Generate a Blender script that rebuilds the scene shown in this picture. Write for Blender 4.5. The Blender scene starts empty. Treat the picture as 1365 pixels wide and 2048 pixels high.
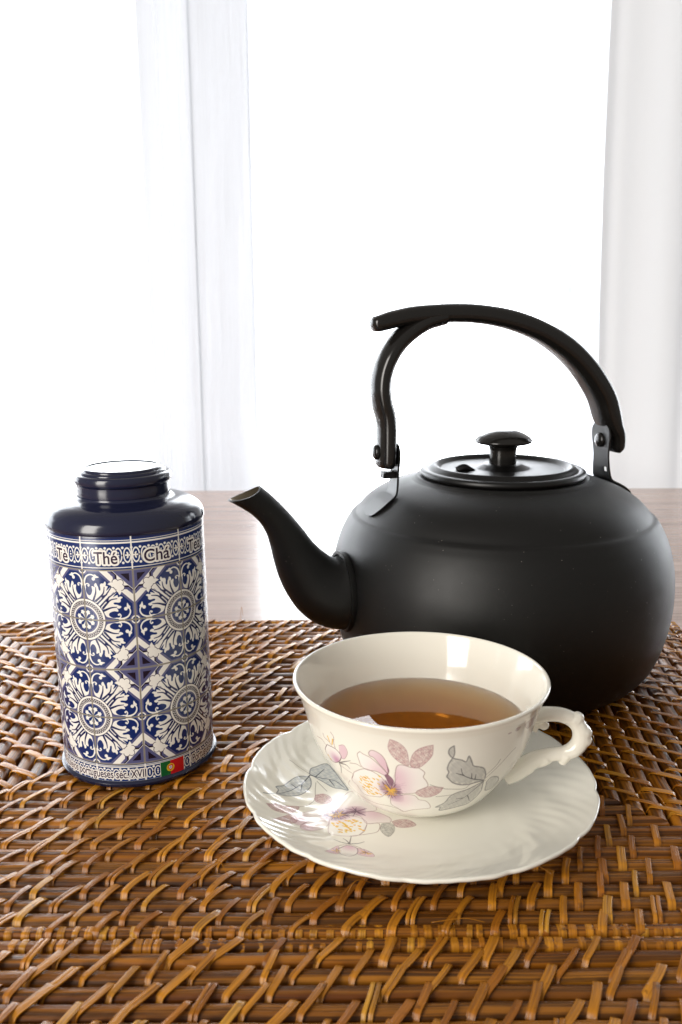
import bpy, bmesh, math, random
import numpy as np
from mathutils import Vector, Matrix
R = math.radians
random.seed(7); rng = np.random.default_rng(7)
sc = bpy.context.scene
C = sc.collection

# ------------------------------------------------------------------ camera, world, lamps, exposure
cam_d = bpy.data.cameras.new('camera'); cam = bpy.data.objects.new('camera', cam_d); C.objects.link(cam)
CAM_H = 0.22005
cam_d.sensor_fit = 'VERTICAL'; cam_d.sensor_height = 36.0; cam_d.lens = 1900.0 / 2048.0 * 36.0
cam_d.clip_start = 0.01; cam_d.clip_end = 100.0
th, ro = R(12.4417), R(0.3022)
fw = Vector((0, math.cos(th), -math.sin(th))); up = Vector((0, math.sin(th), math.cos(th))); rt = Vector((1, 0, 0))
r2 = rt * math.cos(ro) - up * math.sin(ro); u2 = up * math.cos(ro) + rt * math.sin(ro)
cam.matrix_world = Matrix((( r2.x, u2.x, -fw.x, 0), (r2.y, u2.y, -fw.y, 0), (r2.z, u2.z, -fw.z, CAM_H), (0, 0, 0, 1)))
cam_d.dof.use_dof = True; cam_d.dof.focus_distance = 0.45; cam_d.dof.aperture_fstop = 20
sc.camera = cam

wd = bpy.data.worlds.new('World'); sc.world = wd; wd.use_nodes = True
wd.node_tree.nodes['Background'].inputs[0].default_value = (1.0, 0.95, 0.88, 1)   # warm bounce of the room behind the camera
wd.node_tree.nodes['Background'].inputs[1].default_value = 0.37
SKY_L = 8.5

def area(name, loc, target, sx, sy, power, col):
    d = bpy.data.lights.new(name, 'AREA'); d.shape = 'RECTANGLE'; d.size = sx; d.size_y = sy; d.energy = power; d.color = col
    o = bpy.data.objects.new(name, d); C.objects.link(o); o.location = loc
    o.rotation_euler = (Vector(target) - Vector(loc)).to_track_quat('-Z', 'Y').to_euler()
    return o
area('side_window_lamp', (-1.20, -0.88, 0.58), (0.0, 0.42, 0.05), 0.66, 1.40, 38.0, (1.0, 0.96, 0.90))

vs = sc.view_settings
sc.display_settings.display_device = 'sRGB'
vs.view_transform = 'Standard'; vs.look = 'None'; vs.exposure = 0.0; vs.gamma = 1.0
sc.cycles.max_bounces = 16; sc.cycles.transmission_bounces = 10; sc.cycles.transparent_max_bounces = 16
sc.cycles.sample_clamp_indirect = 6.0
sc.cycles.caustics_refractive = True; sc.cycles.caustics_reflective = True

# ------------------------------------------------------------------ helpers
def tag(o, label=None, cat=None, group=None, kind=None):
    if label: o['label'] = label
    if cat: o['category'] = cat
    if group: o['group'] = group
    if kind: o['kind'] = kind
    return o

def empty(name, loc=(0, 0, 0)):
    o = bpy.data.objects.new(name, None); C.objects.link(o); o.location = loc; o.empty_display_size = 0.02
    return o

def mesh_obj(name, V, F, mats, parent=None, uv=None, attr=None, smooth=True, sharp=None, fm=None):
    me = bpy.data.meshes.new(name)
    me.from_pydata([tuple(v) for v in V], [], [tuple(f) for f in F])
    if uv is not None:
        L = me.uv_layers.new(name='UVMap'); idx = np.empty(len(me.loops), np.int32); me.loops.foreach_get('vertex_index', idx)
        L.data.foreach_set('uv', np.asarray(uv, np.float32)[idx].ravel())
    if attr is not None:
        a = me.attributes.new('tone', 'FLOAT', 'POINT'); a.data.foreach_set('value', np.asarray(attr, np.float32))
    for m in (mats if isinstance(mats, (list, tuple)) else [mats]): me.materials.append(m)
    if fm is not None: me.polygons.foreach_set('material_index', np.asarray(fm, np.int32))
    if smooth: me.polygons.foreach_set('use_smooth', [True] * len(me.polygons))
    me.update()
    if sharp: me.set_sharp_from_angle(angle=R(sharp))
    o = bpy.data.objects.new(name, me); C.objects.link(o)
    if parent: o.parent = parent
    return o

def spline(P, n):
    """Catmull-Rom (centripetal-ish) through rows of P, n samples per span."""
    P = np.asarray(P, float); Q = np.vstack([2 * P[0] - P[1], P, 2 * P[-1] - P[-2]]); out = []
    for i in range(1, len(Q) - 2):
        p0, p1, p2, p3 = Q[i - 1:i + 3]
        for t in np.linspace(0, 1, n, endpoint=False):
            out.append(.5 * (2 * p1 + (p2 - p0) * t + (2 * p0 - 5 * p1 + 4 * p2 - p3) * t * t + (3 * p1 - p0 - 3 * p2 + p3) * t ** 3))
    out.append(P[-1]); return np.array(out)

def lathe(prof, n=96, uvscale=None):
    """Closed of revolution about z; prof rows (r, z); returns V, F, UV (u = angle from -y in turns, v = z)."""
    prof = np.asarray(prof, float); m = len(prof); V = []; UV = []
    for i in range(n + 1):
        a = -math.pi + 2 * math.pi * i / n
        for r, z in prof:
            V.append((r * math.sin(a), -r * math.cos(a), z)); UV.append((a / (2 * math.pi) + .5, z))
    F = []
    for i in range(n):
        for j in range(m - 1):
            a, b, c, d = i * m + j, (i + 1) * m + j, (i + 1) * m + j + 1, i * m + j + 1
            F.append((a, b, c, d))
    return V, F, UV

def lathe_obj(name, prof, mats, parent, n=96, sharp=40, fm_fn=None):
    V, F, UV = lathe(prof, n)
    fm = None if fm_fn is None else [fm_fn(k % (len(prof) - 1)) for k in range(len(F))]
    o = mesh_obj(name, V, F, mats, parent, UV, smooth=True, fm=fm)
    bm = bmesh.new(); bm.from_mesh(o.data)
    bmesh.ops.remove_doubles(bm, verts=bm.verts, dist=1e-6)
    bmesh.ops.recalc_face_normals(bm, faces=bm.faces)
    bm.to_mesh(o.data); bm.free()
    if sharp: o.data.set_sharp_from_angle(angle=R(sharp))
    return o

# node material helper
class M:
    def __init__(s, name):
        s.m = bpy.data.materials.new(name); s.m.use_nodes = True; s.t = s.m.node_tree; s.n = s.t.nodes; s.l = s.t.links
        s.b = s.n['Principled BSDF']; s.out = s.n['Material Output']
    def node(s, typ, **kw):
        x = s.n.new(typ)
        for k, v in kw.items(): setattr(x, k, v)
        return x
    def link(s, a, b): s.l.new(a, b)
    def set(s, **kw):
        names = dict(color='Base Color', rough='Roughness', metal='Metallic', spec='Specular IOR Level', ior='IOR', trans='Transmission Weight',
                     coat='Coat Weight', coat_rough='Coat Roughness', sheen='Sheen Weight', sss='Subsurface Weight')
        for k, v in kw.items():
            if k == 'color' and len(v) == 3: v = (*v, 1)
            s.b.inputs[names[k]].default_value = v
        return s
    def noise(s, vec, scale=5, detail=4, rough=.5, dist=0):
        x = s.node('ShaderNodeTexNoise'); x.inputs['Scale'].default_value = scale; x.inputs['Detail'].default_value = detail
        x.inputs['Roughness'].default_value = rough; x.inputs['Distortion'].default_value = dist
        if vec is not None: s.link(vec, x.inputs['Vector'])
        return x.outputs['Fac']
    def mapping(s, vec, scale=(1, 1, 1), loc=(0, 0, 0)):
        x = s.node('ShaderNodeMapping'); x.inputs['Scale'].default_value = scale; x.inputs['Location'].default_value = loc; s.link(vec, x.inputs['Vector'])
        return x.outputs['Vector']
    def coord(s, which='Object'): return s.node('ShaderNodeTexCoord').outputs[which]
    def ramp(s, fac, stops):
        x = s.node('ShaderNodeValToRGB'); e = x.color_ramp.elements
        while len(e) < len(stops): e.new(.5)
        for el, (p, c) in zip(e, stops): el.position = p; el.color = (*c, 1) if len(c) == 3 else c
        s.link(fac, x.inputs['Fac']); return x.outputs['Color']
    def mixc(s, fac, a, b, mode='MIX'):
        x = s.node('ShaderNodeMix', data_type='RGBA', blend_type=mode)
        for sock, v in ((x.inputs['Factor'], fac), (x.inputs[6], a), (x.inputs[7], b)):
            if isinstance(v, (int, float)): sock.default_value = v
            elif isinstance(v, tuple): sock.default_value = (*v, 1) if len(v) == 3 else v
            else: s.link(v, sock)
        return x.outputs[2]
    def math(s, op, a, b=None, c=None):
        x = s.node('ShaderNodeMath', operation=op)
        for i, v in enumerate((a, b, c)):
            if v is None: continue
            if isinstance(v, (int, float)): x.inputs[i].default_value = v
            else: s.link(v, x.inputs[i])
        return x.outputs[0]
    def bump(s, h, strength=.3, dist=.001):
        x = s.node('ShaderNodeBump'); x.inputs['Strength'].default_value = strength; x.inputs['Distance'].default_value = dist
        s.link(h, x.inputs['Height']); s.link(x.outputs['Normal'], s.b.inputs['Normal']); return x
    def attr(s, name): return s.node('ShaderNodeAttribute', attribute_name=name).outputs['Fac']

# ------------------------------------------------------------------ printed decoration (painted in memory from the outlines below)
CUP_A={
'p1':[(-32.9,49.3),(-34.6,47.6),(-34.3,45),(-33.6,42.1),(-30.5,40.9),(-26,41.4),(-23,40.5),(-21,39.8),(-19.9,40.6),(-21.2,42.4),(-24.4,45.4),(-27.6,47.6),(-31.1,48.5)],
'p2':[(-28.3,49.9),(-27.1,51.2),(-25.1,51.4),(-22.3,50.2),(-20.6,48.1),(-19.7,45.2),(-19.2,42.7),(-19.9,41.1),(-21.2,42.9),(-23.4,45.1),(-26,48),(-28,48.5)],
'dk':[(-20.6,48.1),(-19.9,45.2),(-19,43),(-19.9,41.1),(-18,39.3),(-17.4,37.1),(-19.8,34.7),(-21,38.2),(-21.8,40.2),(-20.4,41),(-19.8,42.6),(-20.1,45.4)],
'p3':[(-16.7,37.8),(-16.3,41.6),(-15.3,45.4),(-13.6,46.6),(-11.2,46.4),(-8.9,45.8),(-6.1,46),(-3.8,44.8),(-2.4,43.3),(-3,41.2),(-1.5,39.1),(-0.6,36.5),(-3,34.7),(-5.6,33.7),(-6.7,32.2),(-10.5,31.5),(-14.9,30.9),(-17.4,32.4)],
'p4':[(-39.6,37.2),(-34.8,40),(-31,41.3),(-27.3,40.6),(-24.3,39.2),(-22.5,37.3),(-21.5,34.6),(-22.4,30.8),(-27.1,26.4),(-31.8,25.1),(-39.6,23.7),(-42.6,24.9),(-42.7,28.7),(-44.6,31),(-41.5,34.9)],
'p5':[(-20.7,28.5),(-16.3,29.3),(-11.6,30.7),(-7.2,30.4),(-5,27.8),(-1.5,27.2),(1.1,25),(2.2,22),(-2.3,21.3),(-9,20.2),(-15.8,17.9),(-19.3,20.3),(-22.7,22.5)],
'o6':[(-47.1,30.1),(-54.8,24.2),(-52.5,22),(-46.7,21),(-42.3,19.8),(-33.9,19.6),(-25.7,20.4),(-18.8,19.6),(-15.4,18)],
'c':[(-20,32)],
'dots':[(-38.2,36),(-23.7,39.9),(-27.5,26.9),(-40.3,25.7)],
'm1':[(-17.4,58.4),(-18.6,54.7),(-17.9,51.9),(-15.8,49.3),(-12.6,47.2),(-9.8,46.5),(-9.8,49.9),(-10.6,53.8),(-12.7,56.5),(-15.2,57.9)],
'm2':[(0.7,56.9),(-2.3,56.2),(-5.7,54.6),(-7.9,52),(-8.9,49),(-9.1,46.8),(-7.5,45.6),(-4.8,46),(-1.6,48.8),(0.5,51.7),(0.8,54.2)],
'm3':[(7.3,35.3),(1,36.2),(-2.5,35.3),(-5.1,33.7),(-6.7,31.9),(-3.9,29.9),(-0,29.6),(3.2,30.6),(5.9,32.4)],
'bud':[(-55.3,45.5),(-59.4,41.5),(-59,38.2),(-55.1,37),(-49.2,39.3),(-46,42.4),(-46.2,44.3),(-49.1,45.8)],
'budp':[(-45.4,48.5),(-41.8,49.7),(-40.4,46.7),(-43.4,42.8),(-46,42.4),(-46.1,45.4)],
's1':[(-56.5,50.4),(-56,48.7),(-53,47.9),(-51.1,46.6)],
's2':[(-49.2,53.5),(-47.8,51.6),(-48.8,48.8),(-48.7,46)],
's3':[(-64.9,45.8),(-59.5,46.4),(-57.1,44.9)],
'y1':[(-52.7,50.4),(-52.1,48.2)],
'y2':[(-49,50.2),(-50.5,47.3)],
'y3':[(-58.3,39.5),(-56.6,37.5)],
'e1':[(-49.1,38.8),(-44.8,40.8),(-39.8,42.9)],
'e2':[(-49.1,38.8),(-43.9,39.5),(-41.9,38.1)],
'e3':[(-49.1,38.8),(-49.5,36),(-52.3,32.2)],
'o1':[(-49,37.7),(-44.8,36.5),(-41.1,35.6),(-43.5,32.6)],
'o2':[(-40.5,41.6),(-36.5,42.3),(-33.8,41.6)],
}
CUP_B={
'g1':[(9.8,50.1),(8.5,47.9),(7.9,45.2),(8.8,43.2),(8.1,41.3),(9.3,39.8),(11.9,37.4),(16.3,35.7),(21.3,35.1),(25.6,35.4),(29.5,35.2),(29.9,37.5),(28.2,40.9),(26.2,42.8),(22.7,44.1),(20.5,45),(19.2,47.5),(17.4,50.1),(16.6,47.5),(14.1,48.7),(11.4,49.5)],
'v1':[(29.4,35.5),(22.4,37.8),(16.5,40.8),(14.6,44.5)],
'v2':[(21.5,38.2),(20.7,41.1)],
'v3':[(23.6,37.5),(23.3,40.1)],
'v4':[(16.5,40.8),(12.4,42.4)],
'g2':[(9.7,56),(8,54.8),(7.8,52.5),(9.7,50.3),(10.4,52.3)],
'g3':[(30.1,34.8),(26.4,33.7),(21.3,32.1),(16.1,31.3),(12.4,29.4),(10.5,25.1),(5.6,22.4),(8.7,22.2),(8.9,19.7),(13.8,19.8),(21.7,20.5),(28.8,20.8),(32.3,23.6),(33.1,27.7),(31,31.9)],
'v5':[(30.1,34.8),(25.8,30.4),(21.9,26.4),(13.6,23.3)],
'v6':[(23.6,27.9),(28.6,22.8)],
'v7':[(21.9,26.4),(16.9,26.8)],
'g4':[(32.7,33.6),(34.7,35.6),(39.9,34.2),(43.7,31.6),(47.2,27),(42.9,26),(36.6,27.5)],
't1':[(30.5,36.3),(36.9,40.9),(43,45.1),(46.7,46.6)],
't2':[(31.2,35),(22.4,35.1),(19.3,33),(11.7,33.9),(7.5,34.6),(0.5,37.1)],
't3':[(26.4,33.7),(16.4,30.6),(4.3,29.8)],
't4':[(29.2,37.7),(34.7,41.6),(36.6,44.3)],
'n1':[(55.5,57.7),(48.4,57.6),(50.1,55),(54.4,53),(58.6,53.9)],
'n2':[(44.9,57.1),(41.9,57.6),(41.5,56.4),(43.5,55.7)],
'n3':[(38.5,56.6),(36.8,56.5),(37.3,56),(38.7,56.1)],
}
SAU={
'g1':[(-48.9,13.9),(-52.5,13),(-56.3,9.5),(-59.9,3.1),(-62.9,-0),(-61.7,-2.2),(-62,-6.8),(-57.2,-5.5),(-53,-3.6),(-49.8,-0),(-47.8,5.1),(-47.9,10.7)],
'v1':[(-48.6,14.5),(-51.7,6.9),(-55.9,0.6),(-61.5,-6)],
'v2':[(-54.3,2.8),(-56.7,5.7)],
'v3':[(-51.7,6.9),(-52,0.3)],
'v4':[(-67.7,-8.5),(-62,-6.2)],
'g2':[(-48.7,16.2),(-48.2,20.8),(-45.4,23.4),(-40.8,26.1),(-37.3,19.1),(-33.9,9.8),(-31.1,1.9),(-33.9,3),(-37.8,4.2),(-41.7,8.7),(-45.8,13.2)],
'v5':[(-48.6,15.1),(-42.9,12.7),(-37.2,10.4),(-32.8,4.1)],
'v6':[(-45.8,14),(-41.9,21.4)],
'v7':[(-39.5,11),(-37.2,5.3)],
't1':[(-58.2,24.3),(-48.7,16.2)],
't2':[(-52.5,-13.7),(-48.9,-11.8),(-46.8,-8.9),(-45.8,-6.6)],
't3':[(-45.6,8.7),(-45.7,0.9),(-45.3,-6.6)],
't4':[(-45.1,9.9),(-40.5,0.9)],
'm1':[(-66,-16.8),(-62.5,-15),(-58.3,-15.2),(-52.5,-13.7),(-52.9,-17.2),(-55.9,-20.4),(-59.5,-21.1),(-63.2,-20.3)],
'm2':[(-62.4,-30.5),(-58.7,-24.9),(-55.3,-20.8),(-52.6,-23),(-52.9,-27.4),(-55.8,-30.7),(-59.3,-31.5)],
'm3':[(-45.4,-2.3),(-42.1,-1.3),(-39.3,-3.5),(-38.2,-6.7),(-40.4,-9.8),(-43.6,-9.2),(-45.8,-6.6)],
'pa':[(-39.2,-14.9),(-37.7,-9.8),(-33.9,-4.6),(-29.5,0.8),(-23.1,-5.8),(-19.1,-15.2),(-27.6,-17.1),(-35,-18)],
'pb':[(-39.2,-19),(-41.4,-13.9),(-47.7,-16.4),(-55.2,-24.3),(-51.8,-29.9),(-46.4,-23.5),(-40.2,-20.9)],
'pc':[(-39.2,-21),(-46.4,-23.5),(-50.8,-29.4),(-50.1,-34),(-45.6,-33.1),(-40.1,-28.1)],
'pd':[(-39.1,-22.9),(-39.5,-33.1),(-37,-34.9),(-32,-35.5),(-26.9,-34.4),(-23.7,-26.9),(-24.6,-23.1),(-28.7,-20.1),(-35,-20)],
'pe':[(-28.2,-18.6),(-21.2,-16.1),(-14.1,-21.2),(-14,-25.1),(-18.4,-25.1),(-23.6,-26),(-25.6,-21.1)],
'c1':[(-37.6,-19.5)],
'c2':[(-35,-18.5)],
'c3':[(-28.1,-16.1)],
'dots':[(-39.1,-24.9),(-26.6,-21.1),(-25.8,-30.7),(-37,-32.9)],
'o1':[(-23.7,-26.9),(-24.8,-31.7),(-26.9,-34.4)],
'o2':[(-23.1,-26),(-18.5,-26),(-19.2,-31.7),(-22.8,-33.6),(-30.9,-35.4)],
'g3':[(-17.4,-26),(-18.2,-30.8),(-15.3,-35.9),(-12.6,-31.8),(-12.6,-27.1),(-14.8,-25.6)],
'm4':[(-13.2,-24.6),(-10.6,-23.2),(-6.4,-23.2),(-3.3,-27.1),(-6.8,-29),(-11.4,-28.5)],
't5':[(-14.1,-21.2),(-13.8,-25.1)],
'bud':[(-35.5,-46.8),(-32,-43.4),(-28.1,-45.1),(-28.2,-49.6),(-31.1,-54),(-34.5,-51.8)],
'e1':[(-31,-41.9),(-34.5,-41.1),(-37.2,-39.3)],
'e2':[(-31,-41.9),(-32,-39.5),(-33.5,-37.6)],
'e3':[(-31,-41.9),(-30.2,-35.4)],
'e4':[(-31,-41.9),(-27.5,-41.2),(-25,-39.6)],
'w1':[(-40.7,-50.9),(-38.4,-48),(-35.5,-44.2),(-35,-50.6),(-36.9,-52.6)],
'w2':[(-28.1,-45.1),(-24.7,-45.9),(-21.8,-49.1),(-21.7,-51.9),(-25.8,-51.7),(-28.2,-49.6)],
'o3':[(-35,-44),(-31.5,-42.4),(-27.6,-44.1),(-25.7,-45.9)],
'y1':[(-36.4,-49.2)],
'y2':[(-24.7,-48.3)],
}
TIN={
'flame':[(-0.022,0.803),(0.009,0.76),(0.025,0.698),(0.038,0.604),(0.052,0.542),(0.085,0.44),(0.2,0.404),(0.241,0.519),(0.265,0.648),(0.314,0.66),(0.295,0.703),(0.282,0.739),(0.255,0.737),(0.233,0.699),(0.244,0.657),(0.228,0.667),(0.196,0.68),(0.176,0.667),(0.186,0.61),(0.175,0.556),(0.146,0.505),(0.111,0.494),(0.076,0.522),(0.049,0.585),(0.057,0.649),(0.042,0.7),(0.034,0.752),(0.012,0.803)],
'leaf':[(0.211,0.4),(0.251,0.509),(0.27,0.649),(0.314,0.662),(0.322,0.615),(0.347,0.598),(0.361,0.627),(0.355,0.706),(0.382,0.739),(0.423,0.741),(0.456,0.78),(0.477,0.742),(0.466,0.689),(0.507,0.687),(0.489,0.636),(0.471,0.599),(0.545,0.647),(0.572,0.631),(0.562,0.584),(0.615,0.636),(0.67,0.639),(0.734,0.631),(0.677,0.581),(0.594,0.535),(0.428,0.476),(0.319,0.408),(0.251,0.344)],
'v1':[(0.265,0.654),(0.253,0.541),(0.2,0.404)],
'v2':[(0.436,0.667),(0.412,0.55),(0.345,0.473),(0.248,0.387)],
'v3':[(0.563,0.61),(0.503,0.525),(0.387,0.475)],
'sc1':[(0.04,0.668),(0.058,0.713),(0.101,0.723),(0.131,0.7),(0.113,0.679),(0.102,0.692)],
'sc2':[(0.025,0.698),(0.036,0.785),(0.074,0.863),(0.139,0.904),(0.2,0.905),(0.248,0.879)],
'bl1':[(0.228,0.825)],
'bl2':[(0.258,0.88)],
'tip':[(0.244,0.911),(0.286,0.892),(0.347,0.859),(0.294,0.845),(0.251,0.848)],
'spear':[(0.263,0.356),(0.342,0.425),(0.471,0.498),(0.594,0.53),(0.741,0.631),(0.644,0.529),(0.49,0.477),(0.373,0.421),(0.294,0.342)],
'fl1':[(0.678,0.776)],
'fl2':[(0.765,0.741)],
'fl3':[(0.688,0.686)],
'fl4':[(0.529,0.716),(0.597,0.758),(0.635,0.73),(0.603,0.699)],
'fl5':[(0.727,0.674),(0.808,0.622),(0.756,0.577),(0.699,0.622)],
'pet':[(0.035,0.069),(0.036,0.155),(0.041,0.231),(0.074,0.198),(0.125,0.193),(0.093,0.147)],
'tri':[(0.789,0.929),(0.924,0.95),(0.919,0.818)],
'zig':[(0.509,0.979),(0.579,0.979),(0.684,0.897),(0.69,0.818),(0.618,0.778),(0.613,0.868)],
'zigd':[(0.574,0.979),(0.609,0.978),(0.689,0.897),(0.69,0.823),(0.651,0.841),(0.655,0.904)],
}
class Canvas:
    """A small painter: x to the right, y up, world units mapped to pixels."""
    def __init__(s, x0, x1, y0, y1, ppu, bg):
        s.x0, s.y0, s.k = x0, y0, ppu; s.w = int(round((x1 - x0) * ppu)); s.h = int(round((y1 - y0) * ppu))
        s.a = np.empty((s.h, s.w, 3), np.float32); s.a[:] = np.array(bg, np.float32) / 255
    def box(s, P, pad):
        P = np.asarray(P, float); lo = ((P.min(0) - pad - (s.x0, s.y0)) * s.k).astype(int); hi = ((P.max(0) + pad - (s.x0, s.y0)) * s.k).astype(int) + 2
        i0, j0 = max(0, lo[0]), max(0, lo[1]); i1, j1 = min(s.w, hi[0]), min(s.h, hi[1])
        if i1 <= i0 or j1 <= j0: return None
        X, Y = np.meshgrid((np.arange(i0, i1) + .5) / s.k + s.x0, (np.arange(j0, j1) + .5) / s.k + s.y0)
        return (slice(j0, j1), slice(i0, i1)), X, Y
    def inside(s, P, X, Y):
        c = np.zeros(X.shape, bool); n = len(P)
        for i in range(n):
            (xa, ya), (xb, yb) = P[i], P[(i + 1) % n]
            if ya == yb: continue
            m = ((ya > Y) != (yb > Y)) & (X < (xb - xa) * (Y - ya) / (yb - ya) + xa); c ^= m
        return c
    def dist(s, P, X, Y):
        """distance to polyline and position 0..1 along it"""
        D = np.full(X.shape, 1e9); T = np.zeros(X.shape); n = len(P) - 1
        for i in range(n):
            ax, ay = P[i]; bx, by = P[i + 1]; dx, dy = bx - ax, by - ay; L = dx * dx + dy * dy + 1e-12
            t = np.clip(((X - ax) * dx + (Y - ay) * dy) / L, 0, 1); d = np.hypot(X - ax - t * dx, Y - ay - t * dy)
            m = d < D; D[m] = d[m]; T[m] = (i + t[m]) / n
        return D, T
    def put(s, sl, al, col):
        al = np.clip(al, 0, 1)[..., None].astype(np.float32); c = np.array(col, np.float32) / 255
        s.a[sl] = s.a[sl] * (1 - al) + c * al
    def poly(s, P, col, alpha=1.0, smooth=0, soft=0, fn=None):
        P = np.asarray(P, float)
        if smooth: P = spline(np.vstack([P, P[:1]]), smooth)[:-1]
        g = s.box(P, .0)
        if g is None: return
        sl, X, Y = g; m = s.inside(P, X, Y).astype(np.float32)
        if fn is not None: m = m * fn(X, Y)
        s.put(sl, m * alpha, col)
    def stroke(s, P, w, col, alpha=1.0, smooth=4, taper=(1, 1), soft=None):
        P = np.asarray(P, float)
        if smooth and len(P) > 2: P = spline(P, smooth)
        g = s.box(P, w * 1.5)
        if g is None: return
        sl, X, Y = g; D, T = s.dist(P, X, Y); W = w * .5 * (taper[0] + (taper[1] - taper[0]) * T); f = soft or 1.0 / s.k
        s.put(sl, np.clip((W - D) / f + .5, 0, 1) * alpha, col)
    def disc(s, c, r, col, alpha=1.0, ry=None, soft=None):
        ry = ry or r; g = s.box([c], max(r, ry) * 1.1 + 2 / s.k)
        if g is None: return
        sl, X, Y = g; d = (1 - np.hypot((X - c[0]) / r, (Y - c[1]) / ry)) * min(r, ry); f = soft or 1.0 / s.k
        s.put(sl, np.clip(d / f + .5, 0, 1) * alpha, col)
    def ring(s, c, r0, r1, col):
        g = s.box([c], r1 * 1.05 + 2 / s.k)
        if g is None: return
        sl, X, Y = g; d = np.hypot(X - c[0], Y - c[1]); s.put(sl, np.clip((r1 - d) * s.k + .5, 0, 1) * np.clip((d - r0) * s.k + .5, 0, 1), col)
    def image(s, name):
        h, w = s.a.shape[:2]; im = bpy.data.images.new(name, w, h, alpha=False)
        px = np.ones((h, w, 4), np.float32); px[..., :3] = s.a; im.pixels.foreach_set(px.ravel()); im.update(); im.pack(); return im

NAVY, SLATE, DARK, CREAM, GROUT = (6, 38, 98), (84, 86, 126), (20, 15, 38), (237, 234, 227), (132, 126, 114)

def tile_quadrant(n):
    """One tile of the azulejo print: medallion centre at (0,0), far corner at (1,1)."""
    c = Canvas(0, 1, 0, 1, n, NAVY); T = TIN
    sl, X, Y = c.box([(0, 0), (1, 1)], 0); X = X[:n, :n]; Y = Y[:n, :n]; full = (slice(0, n), slice(0, n))
    def region(m, col): c.put(full, m.astype(np.float32), col)
    S = X + Y
    region((S > 1.275), SLATE); region((X > .955) | (Y > .955), SLATE)
    region((S > 1.335), CREAM)
    for f in (lambda P: P, lambda P: [(b, a) for a, b in P]):
        c.poly(f([(x, y) for x, y in T['zig']]), SLATE); c.poly(f(T['zigd']), DARK)
    region((S > 1.545), CREAM); region((S > 1.60), SLATE)
    region((S > 1.685) & (X < .925) & (Y < .925), DARK)
    sw = lambda P: [(b, a) for a, b in P]
    for f in (lambda P: P, sw):
        for nm in ('zig',): c.poly(f([(x, y) for x, y in T[nm]]), SLATE)
        c.poly(f(T['zigd']), DARK)
    # slate cusps at the medallion axes
    for f in (lambda P: P, sw):
        c.poly(f([(0, .66), (.10, .42), (0, .42)]), SLATE)
    for f in (lambda P: P, sw):
        c.poly(f(T['leaf']), CREAM, smooth=3); c.poly(f(T['flame']), CREAM, smooth=3)
        c.stroke(f(T['sc1']), .022, CREAM, taper=(1.1, 1)); c.disc(f([T['sc1'][-2]])[0], .018, CREAM)
        c.stroke(f(T['sc2']), .026, CREAM, taper=(1.5, .9))
        c.disc(f(T['bl1'])[0], .036, CREAM); c.disc(f(T['bl2'])[0], .034, CREAM); c.poly(f(T['tip']), CREAM, smooth=2)
        for v in ('v1', 'v2', 'v3'): c.stroke(f(T[v]), .036, (16, 26, 76), taper=(.4, 1.2))
    c.poly([(.27, .30), (.30, .27), (.50, .47), (.70, .64), (.64, .70), (.47, .50)], CREAM)
    c.poly(T['spear'], CREAM); c.poly(sw(T['spear']), CREAM)
    c.stroke([(.26, .32), (.45, .50), (.62, .74)], .026, (16, 26, 76), taper=(1.2, .6)); c.stroke([(.32, .26), (.50, .45), (.74, .62)], .026, (16, 26, 76), taper=(1.2, .6))
    for q, r in (((.69, .69), .075), ((.655, .765), .055), ((.765, .655), .055), ((.75, .75), .055), ((.60, .70), .035), ((.70, .60), .035)):
        c.disc(q, r + .010, DARK); 
    for q, r in (((.69, .69), .075), ((.655, .765), .055), ((.765, .655), .055), ((.75, .75), .055), ((.60, .70), .035), ((.70, .60), .035)):
        c.disc(q, r, CREAM)
    for f in (lambda P: P, sw): c.poly(f([(.50, .725), (.57, .765), (.63, .735), (.58, .69)]), CREAM, smooth=2)
    # medallion
    c.disc((0, 0), .425, DARK); c.disc((0, 0), .415, CREAM); c.ring((0, 0), .310, .372, DARK)
    a = np.arctan2(Y, X); rr = np.hypot(X, Y); zz = .341 + .012 * np.sign(np.sin(a * 44)); region(np.abs(rr - zz) < .010, CREAM)
    c.disc((0, 0), .300, DARK); c.disc((0, 0), .292, CREAM); c.disc((0, 0), .262, SLATE)
    region(rr < .225 + .012 * np.abs(np.sin(a * 10)), NAVY)
    for f in (lambda P: P, sw):
        d = R(67.5); u = (math.cos(d), math.sin(d)); v = (-u[1], u[0]); pt = lambda p, q: (u[0] * p + v[0] * q, u[1] * p + v[1] * q)
        c.poly(f([pt(.03, 0), pt(.12, -.016), pt(.155, -.055), pt(.175, -.030), pt(.205, -.034), pt(.19, -.012), pt(.215, 0), pt(.19, .012), pt(.205, .034), pt(.175, .030), pt(.155, .055), pt(.12, .016)]), CREAM)
    # small rings where four tiles meet on the axes
    for q in ((1, 0), (0, 1)):
        c.disc(q, .115, SLATE); c.disc(q, .085, CREAM); c.disc(q, .058, NAVY); c.disc(q, .040, DARK)
    a = c.a
    g = np.array(GROUT, np.float32) / 255; e = int(n * .017); h = int(n * .028)
    hi = np.array((196, 190, 178), np.float32) / 255
    for ax in (0, 1):
        a_ = a if ax == 0 else a.transpose(1, 0, 2)
        for sl_ in (slice(0, h), slice(n - h, n)): a_[sl_] = a_[sl_] * .72 + hi * .28
    for ax in (0, 1):
        a_ = a if ax == 0 else a.transpose(1, 0, 2)
        for sl_ in (slice(0, e), slice(n - e, n)): a_[sl_] = g
    return a

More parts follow.
